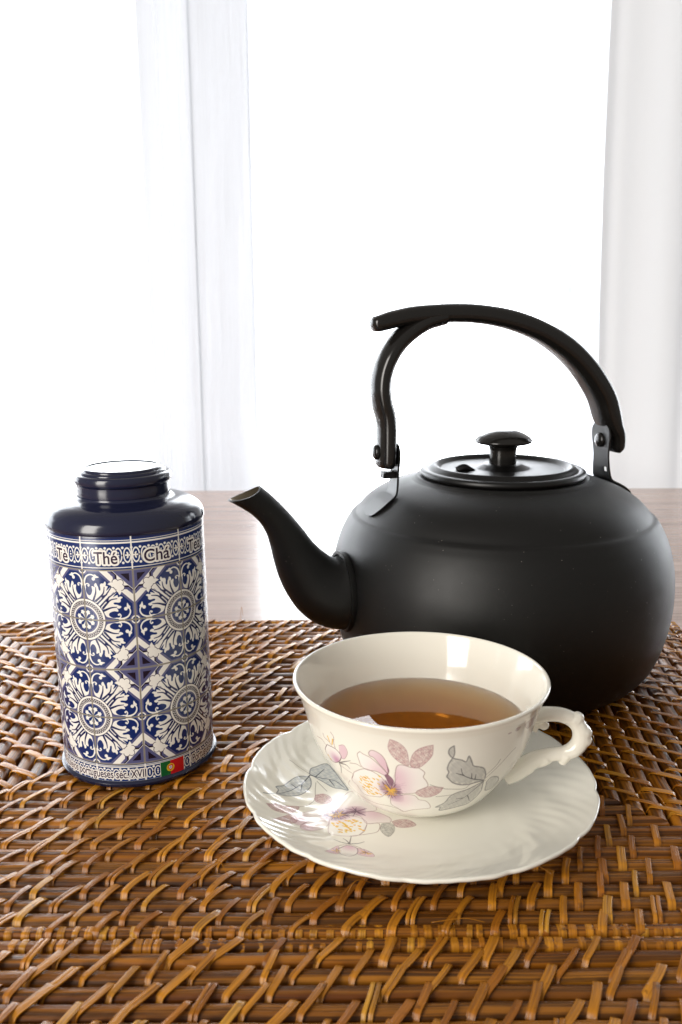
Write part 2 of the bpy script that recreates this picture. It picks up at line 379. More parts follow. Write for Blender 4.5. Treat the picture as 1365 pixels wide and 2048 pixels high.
CAP = .70
def glyph_tris(text, width, height, cx, y0):
    """Triangles of a word, fitted to a width and the height of its capitals."""
    cu = bpy.data.curves.new('word', 'FONT'); cu.body = text; cu.size = 1; cu.offset = .012; o = bpy.data.objects.new('word', cu); C.objects.link(o)
    me = bpy.data.meshes.new_from_object(o.evaluated_get(bpy.context.evaluated_depsgraph_get()))
    bpy.data.objects.remove(o); bpy.data.curves.remove(cu)
    me.calc_loop_triangles(); V = np.array([v.co[:2] for v in me.vertices]); T = np.array([t.vertices[:] for t in me.loop_triangles])
    bpy.data.meshes.remove(me)
    V[:, 0] = (V[:, 0] - V[:, 0].min()) / np.ptp(V[:, 0]) * width + cx - width / 2; V[:, 1] = V[:, 1] / CAP * height + y0
    return V[T]

def word(c, text, width, height, cx, y0, halo, ink):
    T = glyph_tris(text, width, height, cx, y0); lo = T.reshape(-1, 2).min(0); hi = T.reshape(-1, 2).max(0)
    sl, X, Y = c.box([lo, hi], halo + 4 / c.k); m = np.zeros(X.shape, bool)
    for t in T:
        b = ((t.min(0) - (X[0, 0], Y[0, 0])) * c.k).astype(int) - 1; e = ((t.max(0) - (X[0, 0], Y[0, 0])) * c.k).astype(int) + 3
        s2 = (slice(max(0, b[1]), e[1]), slice(max(0, b[0]), e[0])); m[s2] |= c.inside(t, X[s2], Y[s2])
    r = int(round(halo * c.k))
    def grow(m, r):
        o = m.copy()
        for dy in range(-r, r + 1):
            w = int(math.sqrt(max(0, r * r - dy * dy)))
            row = m.copy()
            for dx in range(1, w + 1):
                row[:, dx:] |= m[:, :-dx]; row[:, :-dx] |= m[:, dx:]
            if dy > 0: o[dy:] |= row[:-dy]
            elif dy < 0: o[:dy] |= row[-dy:]
            else: o |= row
        return o
    ha = grow(m, r); c.put(sl, grow(ha, max(1, int(.14 * c.k))).astype(np.float32), DARK)
    c.put(sl, ha.astype(np.float32), CREAM); c.put(sl, m.astype(np.float32), ink)

TIN_R = 0.0366; TIN_Z0, TIN_Z1 = 0.0013, 0.1218
def tin_image():
    """Print wrapped round the tin, in millimetres of arc by millimetres of height; x = 0 is the side facing -y."""
    ppm = 12; circ = 2 * math.pi * TIN_R * 1000; tile = circ / 10; c = Canvas(-circ / 2, circ / 2, 0, TIN_Z1 * 1000, ppm, NAVY)
    n = 279; q = tile_quadrant(n); u = np.concatenate([q[:, ::-1], q], 1); u = np.concatenate([u[::-1], u], 0)     # medallion unit, 2 x 2 tiles
    x0 = -20.15 / 360 * circ
    # two rows of medallions, sampled on to the canvas
    jj, ii = np.mgrid[0:c.h, 0:c.w]; X = (ii + .5) / ppm + c.x0; Z = (jj + .5) / ppm
    U = ((X - x0) / tile + 1) % 2; Wv = ((Z - 34.8) / 23.35 + 1) % 2; m = (Z > 11.5) & (Z < 104.8)
    a = np.zeros_like(c.a)
    for sy in (.25, .75):
        for sx in (.25, .75):
            iu = ((((X + (sx - .5) / ppm) - x0) / tile + 1) % 2 * n).astype(int) % (2 * n); iv = ((((Z + (sy - .5) / ppm) - 34.8) / 23.35 + 1) % 2 * n).astype(int) % (2 * n)
            a += u[iv, iu] / 4
    c.a[m] = a[m]
    def hline(z, w, col):
        c.a[(Z > z - w / 2) & (Z < z + w / 2)] = np.array(col, np.float32) / 255
    b1 = np.array((14, 26, 70), np.float32) / 255; c.a[Z > 119.0] = b1; c.a[Z < 2.0] = b1
    hline(118.2, .35, CREAM); hline(117.1, .75, CREAM); hline(105.9, .45, CREAM); hline(104.75, .55, GROUT); hline(11.5, .55, GROUT)
    hline(10.75, .3, CREAM); hline(10.1, .5, CREAM); hline(2.9, .45, CREAM); hline(2.2, .25, CREAM)
    for t in range(10):
        xb = x0 + (t - 5) * tile; xb = (xb + circ / 2) % circ - circ / 2
        for k in range(6):
            x = xb + (k + .5) * tile / 6
            if x > circ / 2: x -= circ
            for zc, h in ((111.4, 3.6), (6.5, 2.7)):
                c.disc((x, zc), 1.75, CREAM, ry=h); c.disc((x, zc), 1.2, NAVY, ry=h * .78); c.disc((x, zc), .45, CREAM); c.disc((x, zc + h * .33), .35, CREAM); c.disc((x, zc - h * .33), .35, CREAM)
                c.disc((x + tile / 12, zc + h * .95), .6, CREAM); c.disc((x + tile / 12, zc - h * .95), .6, CREAM); c.disc((x + tile / 12, zc), .55, DARK)
        for s in (-1, 1):
            c.disc((xb + s * 1.7, 111.4), .95, DARK); c.disc((xb + s * 1.7, 111.4), .5, CREAM)
            for dx, dz in ((.75, 0), (-.75, 0), (0, .75), (0, -.75)): c.disc((xb + s * 1.7 + dx, 111.4 + dz), .42, CREAM)
        mm = (np.abs(X - xb) < .33) & ((Z > 105) | (Z < 11.2)); c.a[mm] = np.array(CREAM, np.float32) / 255
    D = circ / 360
    INK = (40, 22, 52)
    for tx, deg, w in (('Tè', -38.6, 7.8), ('Thé', -2.3, 10.6), ('Chá', 33.8, 12.2), ('Tea', 69.8, 11.0)):
        word(c, tx, w, 5.5, deg * D, 107.7, .95, INK)
    word(c, 'Azulejos portugueses séc. XVII', 49.0, 4.0, -22.2 * D, 4.55, .62, INK)
    word(c, 'Portuguese', 17.5, 4.0, 68.0 * D, 4.55, .62, INK)
    # flag
    fx0, fx1, fz0, fz1 = 26.9 * D, 45.5 * D, 3.0, 10.1
    P = lambda a, b: [(a, fz0), (b, fz0), (b, fz1), (a, fz1)]
    c.poly([(fx0 - .25, fz0 - .25), (fx1 + .25, fz0 - .25), (fx1 + .25, fz1 + .25), (fx0 - .25, fz1 + .25)], CREAM)
    sp = fx0 + (fx1 - fx0) * .41; c.poly(P(fx0, sp), (10, 92, 46)); c.poly(P(sp, fx1), (196, 22, 32)); zc = (fz0 + fz1) / 2
    c.disc((sp, zc), 1.95, (236, 206, 48)); 
    for r in (1.6, 1.0): c.ring((sp, zc), r - .12, r + .04, (190, 120, 30))
    c.stroke([(sp - 1.8, zc + .5), (sp + 1.8, zc - .5)], .25, (190, 120, 30))
    sh = lambda k: [(sp - k, zc + k * 1.1), (sp + k, zc + k * 1.1), (sp + k, zc - k * .4), (sp, zc - k * 1.3), (sp - k, zc - k * .4)]
    c.poly(sh(1.15), (205, 28, 36)); c.poly(sh(.72), (245, 245, 240))
    for dx, dz in ((0, 0), (.32, .1), (-.32, .1), (0, .45), (0, -.4)): c.disc((sp + dx, zc + dz), .16, (20, 50, 140))
    return c.image('azulejo_print')

WHITE = (241, 238, 227)
PINK, MAUVE, BROWN, GREY, DGREY, YEL = (214, 168, 188), (202, 164, 162), (122, 90, 86), (176, 174, 168), (66, 64, 68), (226, 172, 52)
def gaussfn(px, py, s): return lambda X, Y: np.exp(-((X - px) ** 2 + (Y - py) ** 2) / (s * s))

def leaf(c, P, col, line, vein=None, seed=0, stip=False, lw=.28):
    c.poly(P, col, .90, smooth=3, fn=lambda X, Y: .62 + .28 * np.sin(X * 1.9 + 1.3 * np.sin(Y * 1.1 + seed)) * np.sin(Y * 1.6 + .7 * X + seed) + .1 * np.sin(X * 5 + Y * 4))
    if stip:
        g = c.box(P, 0); sl, X, Y = g; Q = spline(np.vstack([P, P[:1]]), 3)[:-1]; m = c.inside(Q, X, Y)
        r_ = np.random.default_rng(seed); no = r_.random(X.shape); no = (no + np.roll(no, 1, 0) + np.roll(no, 1, 1) + np.roll(no, -1, 0)) / 4
        c.put(sl, m * np.clip((no - .52) * 9, 0, 1) * .42, (126, 90, 98) if col[0] > col[1] + 20 else (96, 96, 96))
    c.stroke(list(P) + [P[0]], lw, line, .5, smooth=3, soft=.25)

def stamens(c, p, n, r0, r1, seed, col, w=.22, squash=1.0, alpha=.85):
    r_ = random.Random(seed)
    for i in range(n):
        a = r_.uniform(0, 2 * math.pi); L = r_.uniform(r0, r1); q = (p[0] + L * math.cos(a), p[1] + L * math.sin(a) * squash)
        mid = ((p[0] + q[0]) / 2 + r_.uniform(-.4, .4), (p[1] + q[1]) / 2 + r_.uniform(-.4, .4)); c.stroke([p, mid, q], w, col, alpha, smooth=3, taper=(1, .5))

def dots(c, Q, n, seed, w=.55):
    r_ = random.Random(seed); Q = np.array(Q)
    for i in range(n):
        a, b = r_.random(), r_.random(); p = (Q[0] * (1 - a) + Q[1] * a) * (1 - b) + (Q[3] * (1 - a) + Q[2] * a) * b
        d = r_.uniform(.5, 1.2); c.stroke([(p[0], p[1]), (p[0] + d * .8, p[1] - d * .5)], w * r_.uniform(.7, 1.2), (228, 178 + r_.randint(-14, 14), 60), .9, taper=(.6, 1))

KPHI = .80        # millimetres of print per degree round the cup
def cup_image():
    c = Canvas(-90 * KPHI, 90 * KPHI, 0, 66, 9, WHITE); S = lambda L: [(a * KPHI, b) for a, b in L]
    A = {k: S(v) for k, v in CUP_A.items()}; B = {k: S(v) for k, v in CUP_B.items()}
    cx, cy = A['c'][0]; PET = (246, 242, 236)
    for k in ('p5', 'p3', 'p4', 'p1'): c.poly(A[k], PET, .9, smooth=3)
    c.poly(A['p3'], PINK, .6, smooth=3, fn=gaussfn(cx + 2.5, cy + 9, 6)); c.poly(A['p3'], PINK, .5, smooth=3, fn=gaussfn(cx + 3, cy + 2, 6))
    c.poly(A['p5'], PINK, .55, smooth=3, fn=gaussfn(cx + 3, cy - 4, 6)); c.poly(A['p1'], PINK, .6, smooth=3, fn=gaussfn(cx - 2, cy + 8, 6))
    c.poly(A['p4'], PINK, .6, smooth=3, fn=gaussfn(cx - .5, cy - 1, 5)); c.poly(A['p2'], PINK, .7, smooth=3)
    c.poly(A['p2'], (238, 226, 226), .7, smooth=3, fn=gaussfn(A['p2'][1][0], A['p2'][1][1], 4)); c.poly(A['dk'], (120, 74, 98), .8, smooth=2)
    for k in ('p1', 'p2', 'p3', 'p4', 'p5'): c.stroke(A[k] + [A[k][0]], .34, BROWN, .5, smooth=3, soft=.2)
    for k in ('o6', 'o1', 'o2'): c.stroke(A[k], .28, BROWN, .6)
    c.disc((cx - .3, cy + .8), 4.2, (122, 78, 104), .55, soft=4.0); c.disc((cx + 1, cy - 3), 3.6, (150, 100, 130), .4, soft=3.6)
    dots(c, A['dots'], 48, 3, .75)
    stamens(c, (cx, cy), 50, 2.0, 5.6, 5, (96, 60, 80), .36); stamens(c, (cx + 1.5, cy + 2), 16, 4, 7.5, 8, (170, 120, 150), .18, alpha=.5)
    stamens(c, (cx, cy), 34, 1.0, 3.8, 6, YEL, .52); stamens(c, (cx - .5, cy - 2.5), 12, 1.5, 4.5, 9, (214, 150, 60), .36)
    for i, k in enumerate(('m1', 'm2', 'm3')): leaf(c, A[k], MAUVE, (160, 118, 124), seed=i, stip=True)
    c.poly(A['budp'], PINK, .6, smooth=3); c.stroke(A['budp'], .22, BROWN, .5)
    c.poly(A['bud'], PET, .95, smooth=3); c.poly(A['bud'], (190, 130, 165), .9, smooth=3, fn=gaussfn(A['e1'][0][0] - 1, A['e1'][0][1] + .5, 3.2)); c.stroke(A['bud'] + [A['bud'][0]], .32, (104, 74, 80), .85, smooth=3)
    for k in ('s1', 's2', 's3'): c.stroke(A[k], .30, (150, 112, 112), .8)
    for k in ('y1', 'y2', 'y3'): c.stroke(A[k], .6, YEL, .85)
    for k in ('e1', 'e2', 'e3'): c.stroke(A[k], .55, (112, 106, 104), .85, taper=(1.2, .4))
    for k in ('t1', 't2', 't3', 't4'): c.stroke(B[k], .32, (150, 142, 134), .8)
    for k in ('g1', 'g2', 'g3', 'g4'):
        leaf(c, B[k], GREY, DGREY, lw=.55); P = B[k]; mx = sum(p[0] for p in P) / len(P); my = sum(p[1] for p in P) / len(P)
        c.poly([(mx + (p[0] - mx) * .82, my + (p[1] - my) * .82) for p in P], (192, 190, 184), .6, smooth=3)
    for k in ('v1', 'v2', 'v3', 'v4', 'v5', 'v6', 'v7'): c.stroke(B[k], .50, DGREY, .7, taper=(1.2, .5))
    for k in ('n1', 'n2', 'n3'): leaf(c, B[k], (188, 168, 168), (160, 140, 140))
    return c.image('cup_flower_print')

def saucer_image():
    c = Canvas(-80, 80, -80, 80, 8, WHITE); A = SAU; PET = (243, 239, 232)
    for k in ('t1', 't2', 't3', 't4', 't5'): c.stroke(A[k], .30, (150, 142, 136), .75)
    for k in ('pa', 'pe', 'pd', 'pb', 'pc'): c.poly(A[k], PET, .9, smooth=3)
    p1, p2, p3 = A['c1'][0], A['c2'][0], A['c3'][0]
    for k in ('pa', 'pe', 'pd', 'pb', 'pc'):
        for p in (p1, p2, p3): c.poly(A[k], PINK, .42, smooth=3, fn=gaussfn(p[0], p[1], 5.0))
    c.poly(A['pb'], PINK, .5, smooth=3, fn=gaussfn(-52, -25, 6)); c.poly(A['pc'], PINK, .55, smooth=3, fn=gaussfn(-49, -31, 5)); c.poly(A['pe'], PINK, .5, smooth=3, fn=gaussfn(-20, -18, 6))
    for k in ('pa', 'pb', 'pc', 'pd', 'pe'): c.stroke(A[k] + [A[k][0]], .36, (150, 116, 122), .42, smooth=3, soft=.25)
    for k in ('o1', 'o2', 'o3'): c.stroke(A[k], .3, BROWN, .6)
    for p in (p1, p2, p3): c.disc(p, 3.6, (124, 82, 108), .5, soft=3.4)
    dots(c, A['dots'], 50, 11, .85)
    for p, n, s in ((p1, 34, 1), (p2, 30, 2), (p3, 20, 3)): stamens(c, p, n, 2.0, 6.5, s, (88, 60, 84), .36, .7)
    for p, n, s in ((p1, 22, 4), (p2, 18, 5)): stamens(c, p, n, 1.0, 3.6, s, YEL, .42, .8)
    c.stroke([p1, p2, p3, (-24, -14)], .7, (110, 80, 100), .7, taper=(1, .5))
    for i, k in enumerate(('m1', 'm2', 'm3', 'm4')): leaf(c, A[k], MAUVE, (164, 124, 130), seed=20 + i, stip=True)
    leaf(c, A['g3'], (178, 176, 168), (120, 118, 112), seed=31, stip=True)
    for k in ('g1', 'g2'):
        leaf(c, A[k], (176, 182, 186), (70, 74, 84), lw=.5)
    for k in ('v1', 'v2', 'v3', 'v4', 'v5', 'v6', 'v7'): c.stroke(A[k], .50, (62, 66, 76), .75, taper=(1.1, .5))
    for k in ('w1', 'w2'): c.poly(A[k], PINK, .6, smooth=3); c.stroke(A[k] + [A[k][0]], .24, BROWN, .5, smooth=3)
    c.poly(A['bud'], PET, .95, smooth=3); c.poly(A['bud'], PINK, .8, smooth=3, fn=gaussfn(-31, -43.5, 3.5)); c.stroke(A['bud'] + [A['bud'][0]], .3, (110, 84, 94), .8, smooth=3)
    for k in ('e1', 'e2', 'e3', 'e4'): c.stroke(A[k], .5, (104, 98, 98), .85, taper=(1.2, .4))
    for k, s in (('y1', 1), ('y2', 2)): stamens(c, A[k][0], 10, .8, 2.8, s, YEL, .5); stamens(c, A[k][0], 10, 1.0, 3.4, s + 7, (120, 90, 100), .24)
    return c.image('saucer_flower_print')
# ------------------------------------------------------------------ materials
def img_node(m, im, vec, ext='EXTEND'):
    x = m.node('ShaderNodeTexImage'); x.image = im; x.interpolation = 'Cubic'; x.extension = ext; m.link(vec, x.inputs['Vector']); return x.outputs['Color']

def mat_reed():
    m = M('reed'); oi = m.node('ShaderNodeObjectInfo').outputs['Random']; uv = m.coord('UV'); ob = m.node('ShaderNodeNewGeometry').outputs['Position']
    off = m.node('ShaderNodeCombineXYZ'); m.link(m.math('MULTIPLY', oi, 37.0), off.inputs[0]); m.link(m.math('MULTIPLY', oi, 91.0), off.inputs[1])
    add = m.node('ShaderNodeVectorMath', operation='ADD'); m.link(m.mapping(uv, (7, 620, 1)), add.inputs[0]); m.link(off.outputs[0], add.inputs[1])
    fib = m.noise(add.outputs[0], 1.0, 5, .65)
    add2 = m.node('ShaderNodeVectorMath', operation='ADD'); m.link(m.mapping(uv, (22, 130, 1)), add2.inputs[0]); m.link(off.outputs[0], add2.inputs[1])
    blo = m.noise(add2.outputs[0], 1.0, 4, .6)
    tone = m.ramp(oi, [(0, (.17, .044, .003)), (.2, (.30, .090, .005)), (.4, (.41, .134, .007)), (.6, (.17, .048, .005)), (.8, (.34, .116, .007)), (1, (.48, .170, .009))])
    add3 = m.node('ShaderNodeVectorMath', operation='ADD'); m.link(m.mapping(uv, (4, 260, 1)), add3.inputs[0]); m.link(off.outputs[0], add3.inputs[1])
    wide = m.noise(add3.outputs[0], 1.0, 2, .5)
    c0 = m.mixc(m.ramp(wide, [(.36, (0, 0, 0)), (.62, (1, 1, 1))]), m.mixc(.45, tone, (.060, .018, .003)), m.mixc(.25, tone, (.60, .27, .030)))
    c1 = m.mixc(m.ramp(fib, [(.44, (0, 0, 0)), (.53, (1, 1, 1))]), m.mixc(.74, c0, (.026, .008, .0015)), c0)
    c2 = m.mixc(m.ramp(blo, [(.60, (0, 0, 0)), (.70, (1, 1, 1))]), c1, m.mixc(.7, c1, (.030, .012, .004)))
    m.link(c2, m.b.inputs['Base Color']); m.set(rough=.38, ior=1.39)
    m.link(m.math('MULTIPLY_ADD', fib, .22, .22), m.b.inputs['Roughness'])
    m.bump(fib, .75, .0008); return m.m

def mat_lash():
    m = M('lashing_strip'); t = m.attr('tone'); uv = m.coord('UV')
    off = m.node('ShaderNodeCombineXYZ'); m.link(m.math('MULTIPLY', t, 61.0), off.inputs[0]); m.link(m.math('MULTIPLY', t, 23.0), off.inputs[1])
    add = m.node('ShaderNodeVectorMath', operation='ADD'); m.link(m.mapping(uv, (30, 1100, 1)), add.inputs[0]); m.link(off.outputs[0], add.inputs[1])
    fib = m.noise(add.outputs[0], 1, 4, .6)
    add2 = m.node('ShaderNodeVectorMath', operation='ADD'); m.link(m.mapping(uv, (240, 160, 1)), add2.inputs[0]); m.link(off.outputs[0], add2.inputs[1])
    spot = m.noise(add2.outputs[0], 1, 3, .6)
    tone = m.ramp(t, [(0, (.30, .096, .006)), (.3, (.50, .19, .011)), (.55, (.66, .27, .018)), (.8, (.40, .130, .007)), (1, (.70, .34, .036))])
    c1 = m.mixc(m.ramp(fib, [(.34, (0, 0, 0)), (.62, (1, 1, 1))]), m.mixc(.62, tone, (.09, .03, .006)), tone)
    c2 = m.mixc(m.ramp(spot, [(.60, (0, 0, 0)), (.70, (1, 1, 1))]), c1, m.mixc(.6, c1, (.045, .018, .007)))
    m.link(c2, m.b.inputs['Base Color']); m.set(rough=.27, ior=1.40); m.bump(fib, .5, .0005); return m.m

def mat_under():
    m = M('mat_underside'); m.set(color=(.030, .013, .005), rough=.8); return m.m

def mat_wood():
    m = M('table_wood'); p = m.node('ShaderNodeNewGeometry').outputs['Position']
    g = m.noise(m.mapping(p, (1.6, 60, 60)), 1, 6, .62, .4); g2 = m.noise(m.mapping(p, (5, 420, 420)), 1, 3, .6)
    c = m.mixc(m.ramp(g, [(.30, (0, 0, 0)), (.70, (1, 1, 1))]), (.27, .150, .100), (.43, .285, .21))
    c = m.mixc(m.ramp(g2, [(.40, (0, 0, 0)), (.50, (1, 1, 1))]), m.mixc(.35, c, (.12, .06, .035)), c)
    m.link(c, m.b.inputs['Base Color']); m.set(rough=.26, spec=.5, coat=.55, coat_rough=.14); m.b.inputs['Coat IOR'].default_value = 1.5; m.bump(g2, .2, .0005); return m.m

def mat_tin():
    m = M('printed_tin'); im = tin_image(); uv = m.coord('UV')
    c = img_node(m, im, m.mapping(uv, (1, 1 / TIN_Z1, 1)), 'REPEAT'); m.link(c, m.b.inputs['Base Color']); m.set(rough=.26, spec=.5, coat=.25, coat_rough=.05)
    n = m.noise(m.coord('Object'), 60, 2); m.bump(n, .04, .002); return m.m
def mat_navy():
    m = M('navy_lacquer'); n = m.noise(m.coord('Object'), 220, 3); m.set(color=(.011, .013, .036), spec=.55)
    m.link(m.math('MULTIPLY_ADD', n, .08, .12), m.b.inputs['Roughness']); return m.m

def mat_black(name, rough, col=(.0022, .0020, .0018), spec=.5, dust=.0, ior=1.43):
    m = M(name); ob = m.coord('Object'); n = m.noise(ob, 35, 5, .6); m.set(spec=spec, ior=ior)
    m.link(m.math('MULTIPLY_ADD', n, .16, rough - .08), m.b.inputs['Roughness'])
    if dust:
        v = m.node('ShaderNodeTexVoronoi'); v.inputs['Scale'].default_value = 260; m.link(ob, v.inputs['Vector'])
        sp = m.ramp(v.outputs['Distance'], [(.035, (1, 1, 1)), (.075, (0, 0, 0))]); n2 = m.noise(ob, 70, 2); gate = m.ramp(n2, [(.50, (0, 0, 0)), (.60, (1, 1, 1))])
        fac = m.math('MULTIPLY', m.math('MULTIPLY', sp, gate), dust)
        sm = m.ramp(m.noise(ob, 16, 5, .7, 1.2), [(.55, (0, 0, 0)), (.75, (1, 1, 1))])
        c = m.mixc(m.math('MULTIPLY', sm, .35), col, tuple(v * 1.9 for v in col)); m.link(m.mixc(fac, c, (.22, .20, .18)), m.b.inputs['Base Color'])
        fine = m.noise(ob, 900, 2); m.bump(fine, .06, .0004)
    else: m.set(color=col)
    return m.m

PORC = (.87, .835, .74)
def porcelain(m):
    m.set(color=PORC, rough=.10, spec=.5, coat=.25, coat_rough=.03)
def mat_porcelain():
    m = M('porcelain'); porcelain(m); return m.m
def mat_cup_print():
    m = M('cup_print'); porcelain(m); uv = m.coord('UV')
    # u is turns with .5 at the viewer's side; the print spans half a turn
    c = img_node(m, cup_image(), m.mapping(uv, (2, 1 / .066, 1), (-.5, 0, 0))); m.link(c, m.b.inputs['Base Color']); return m.m
def mat_saucer_print():
    m = M('saucer_print'); porcelain(m); c = img_node(m, saucer_image(), m.mapping(m.coord('Object'), (1 / .16, 1 / .16, 1), (.5, .5, 0))); m.link(c, m.b.inputs['Base Color']); return m.m

def mat_tea():
    m = M('tea'); m.set(color=(1, 1, 1), rough=0.0, ior=1.31, trans=1.0)
    v = m.node('ShaderNodeVolumeAbsorption'); v.inputs['Color'].default_value = (.87, .605, .02, 1); v.inputs['Density'].default_value = 54
    m.link(v.outputs[0], m.out.inputs['Volume']); return m.m

def mat_cloth(name, see, col=(.93, .93, .95), diff=.35, weave=True):
    """woven curtain: an open share you see through, the threads pass light on and scatter it"""
    m = M(name); m.n.remove(m.b); tr = m.node('ShaderNodeBsdfTransparent'); tl = m.node('ShaderNodeBsdfTranslucent'); df = m.node('ShaderNodeBsdfDiffuse')
    tr.inputs[0].default_value = (1, 1, 1, 1); tl.inputs[0].default_value = (*col, 1); df.inputs[0].default_value = (*col, 1)
    a = m.node('ShaderNodeMixShader'); a.inputs[0].default_value = diff; m.link(tl.outputs[0], a.inputs[1]); m.link(df.outputs[0], a.inputs[2])
    lw = m.node('ShaderNodeLayerWeight'); lw.inputs[0].default_value = .35
    p = m.node('ShaderNodeNewGeometry').outputs['Position']; th_ = m.noise(m.mapping(p, (260, 1, 6)), 1, 3, .6)
    f = m.math('SUBTRACT', see, m.math('MULTIPLY', lw.outputs['Facing'], see * .9)); f = m.math('MULTIPLY', f, m.math('MULTIPLY_ADD', th_, .24, .88))
    b = m.node('ShaderNodeMixShader'); m.link(f, b.inputs[0]); m.link(a.outputs[0], b.inputs[1]); m.link(tr.outputs[0], b.inputs[2]); m.link(b.outputs[0], m.out.inputs['Surface']); return m.m

def mat_sky():
    m = M('bright_sky'); m.n.remove(m.b); e = m.node('ShaderNodeEmission'); e.inputs[0].default_value = (.93, .965, 1.0, 1); e.inputs[1].default_value = SKY_L; m.link(e.outputs[0], m.out.inputs[0]); return m.m
def mat_plain(name, col, rough=.5, **k):
    m = M(name); m.set(color=col, rough=rough, **k); return m.m
def mat_glass():
    m = M('window_glass'); m.n.remove(m.b); t = m.node('ShaderNodeBsdfTransparent'); g = m.node('ShaderNodeBsdfGlossy'); g.inputs['Roughness'].default_value = .02
    x = m.node('ShaderNodeMixShader'); x.inputs[0].default_value = .05; m.link(t.outputs[0], x.inputs[1]); m.link(g.outputs[0], x.inputs[2]); m.link(x.outputs[0], m.out.inputs[0]); return m.m

# ------------------------------------------------------------------ large structure: sky, window, curtains, table
def box(name, x0, x1, y0, y1, z0, z1, mat, parent=None, bev=0.0):
    bm = bmesh.new(); bmesh.ops.create_cube(bm, size=1)
    for v in bm.verts: v.co = Vector(((x0 + x1) / 2 + v.co.x * (x1 - x0), (y0 + y1) / 2 + v.co.y * (y1 - y0), (z0 + z1) / 2 + v.co.z * (z1 - z0)))
    if bev: bmesh.ops.bevel(bm, geom=bm.edges[:], offset=bev, segments=2, affect='EDGES')
    me = bpy.data.meshes.new(name); bm.to_mesh(me); bm.free(); me.materials.append(mat); o = bpy.data.objects.new(name, me); C.objects.link(o)
    if parent: o.parent = parent
    return o

sky = mesh_obj('sky', [(-7, 3.2, -2.2), (7, 3.2, -2.2), (7, 3.2, 1.95), (-7, 3.2, 1.95)], [(0, 1, 2, 3)], mat_sky(), smooth=False)
tag(sky, 'blown out white daylight sky outside the window', kind='structure')

frame_m = mat_plain('window_frame_paint', (.60, .61, .64), .4)
win = tag(empty('window', (0, 1.62, -.75)), 'white window frame glimpsed behind the sheer curtain, with a hinge beside the kettle handle', 'window')
def wpart(name, *a, mat=frame_m, bev=.004, par=None):
    o = box(name, *a, mat, None, bev); o.parent = par or win; o.matrix_parent_inverse = Matrix.Translation((0, -1.62, .75)); return o
wpart('frame_jamb', 2.60, 2.67, 1.60, 1.68, -.75, .88); wpart('frame_jamb', -2.67, -2.60, 1.60, 1.68, -.75, .88)
wpart('frame_head', -2.60, 2.60, 1.60, 1.68, .80, .88); wpart('frame_sill', -2.60, 2.60, 1.60, 1.68, -.75, -.69)
wpart('sash_stile', .369, .436, 1.612, 1.655, -.69, .80)
wpart('sash_stile', -.318, -.232, 1.612, 1.655, -.69, .80); wpart('sash_stile', -.2315, -.140, 1.606, 1.650, -.69, .80)
for z in (.272, .232): wpart('hinge', .379, .391, 1.600, 1.6118, z, z + .012, mat=mat_plain('hinge_paint', (.28, .29, .31), .4), bev=.001)
GL = mat_glass()
wpart('pane', -2.60, .369, 1.628, 1.632, -.69, .80, mat=GL, bev=0); wpart('pane', .436, 2.60, 1.628, 1.632, -.69, .80, mat=GL, bev=0)
wl = box('wall', 2.67, 3.6, 1.60, 1.75, -.75, 2.0, mat_plain('wall_paint', (.80, .78, .76), .8)); tag(wl, kind='structure')
wl2 = box('wall', -2.67, 2.669, 1.60, 1.75, .882, 2.0, wl.data.materials[0]); tag(wl2, kind='structure')

def curtain(name, x0, x1, y, z0, z1, yfn, mat, label, n=420):
    V, F = [], []; zs = np.linspace(z0, z1, 14)
    for i in range(n + 1):
        x = x0 + (x1 - x0) * i / n
        for z in zs: V.append((x + .012 * math.sin(3 * z + x * 7) * (z1 - z) * .5, y + yfn(x, z), z))
    m = len(zs)
    for i in range(n):
        for j in range(m - 1): F.append((i * m + j, (i + 1) * m + j, (i + 1) * m + j + 1, i * m + j + 1))
    o = mesh_obj(name, V, F, mat); tag(o, label, 'curtain'); return o
def bump1(x, c, w): return math.exp(-((x - c) / w) ** 2)
def sheer_y(x, z):
    y = .006 * math.sin(x * 11 + z * .7) + .004 * math.sin(x * 27 + 1 + z)
    for c, w, a in ((-.285, .030, .017), (-.215, .028, -.014), (-.135, .036, .015), (-.72, .03, .05), (-.95, .03, -.05), (-1.25, .04, .06), (.30, .012, .018)):
        c += .012 * z; y += a * bump1(x, c, w)
    return y
sheer_m = mat_cloth('sheer_cloth', .84, (.86, .885, .93), .28)
curtain('sheer_curtain', -2.75, .405, 1.46, -.74, 1.72, sheer_y, sheer_m, 'thin sheer white curtain glowing with daylight across the window')
def drape_y(x, z): return .006 * math.sin(x * 34 + 1.3 * z) + .003 * math.sin(x * 71 + 2) + .006 * bump1(x, .398, .012) + .006 * bump1(x, .52, .012)
curtain('drape', .384, .88, 1.43, -.74, 1.72, drape_y, mat_cloth('drape_cloth', .003, (.78, .795, .82), .93), 'denser off-white drape hanging in folds to the right of the sheer curtain', 360)
curtain('sheer_curtain', .86, 2.75, 1.462, -.74, 1.72, lambda x, z: .02 * math.sin(x * 9 + z) + .01 * math.sin(x * 23), sheer_m, 'second thin sheer curtain beyond the denser drape, outside the right edge of the picture', 200)

tb = tag(empty('table', (0, .4, -.0085)), 'brown wood-grain table with a straight far edge under the woven mats', 'table')
def tpart(name, *a, bev=.0015):
    o = box(name, *a, WOOD, None, bev); o.parent = tb; o.matrix_parent_inverse = Matrix.Translation((0, -.4, .0085)); return o
WOOD = mat_wood()
tpart('table_top', -1.05, 1.05, -.45, 1.165, -.0345, -.0085)
tpart('apron', -1.0, 1.0, 1.10, 1.12, -.11, -.0346)
for x in (-.98, .92):
    for y in (-.38, 1.04): tpart('leg', x, x + .06, y, y + .0595, -.745, -.0346)
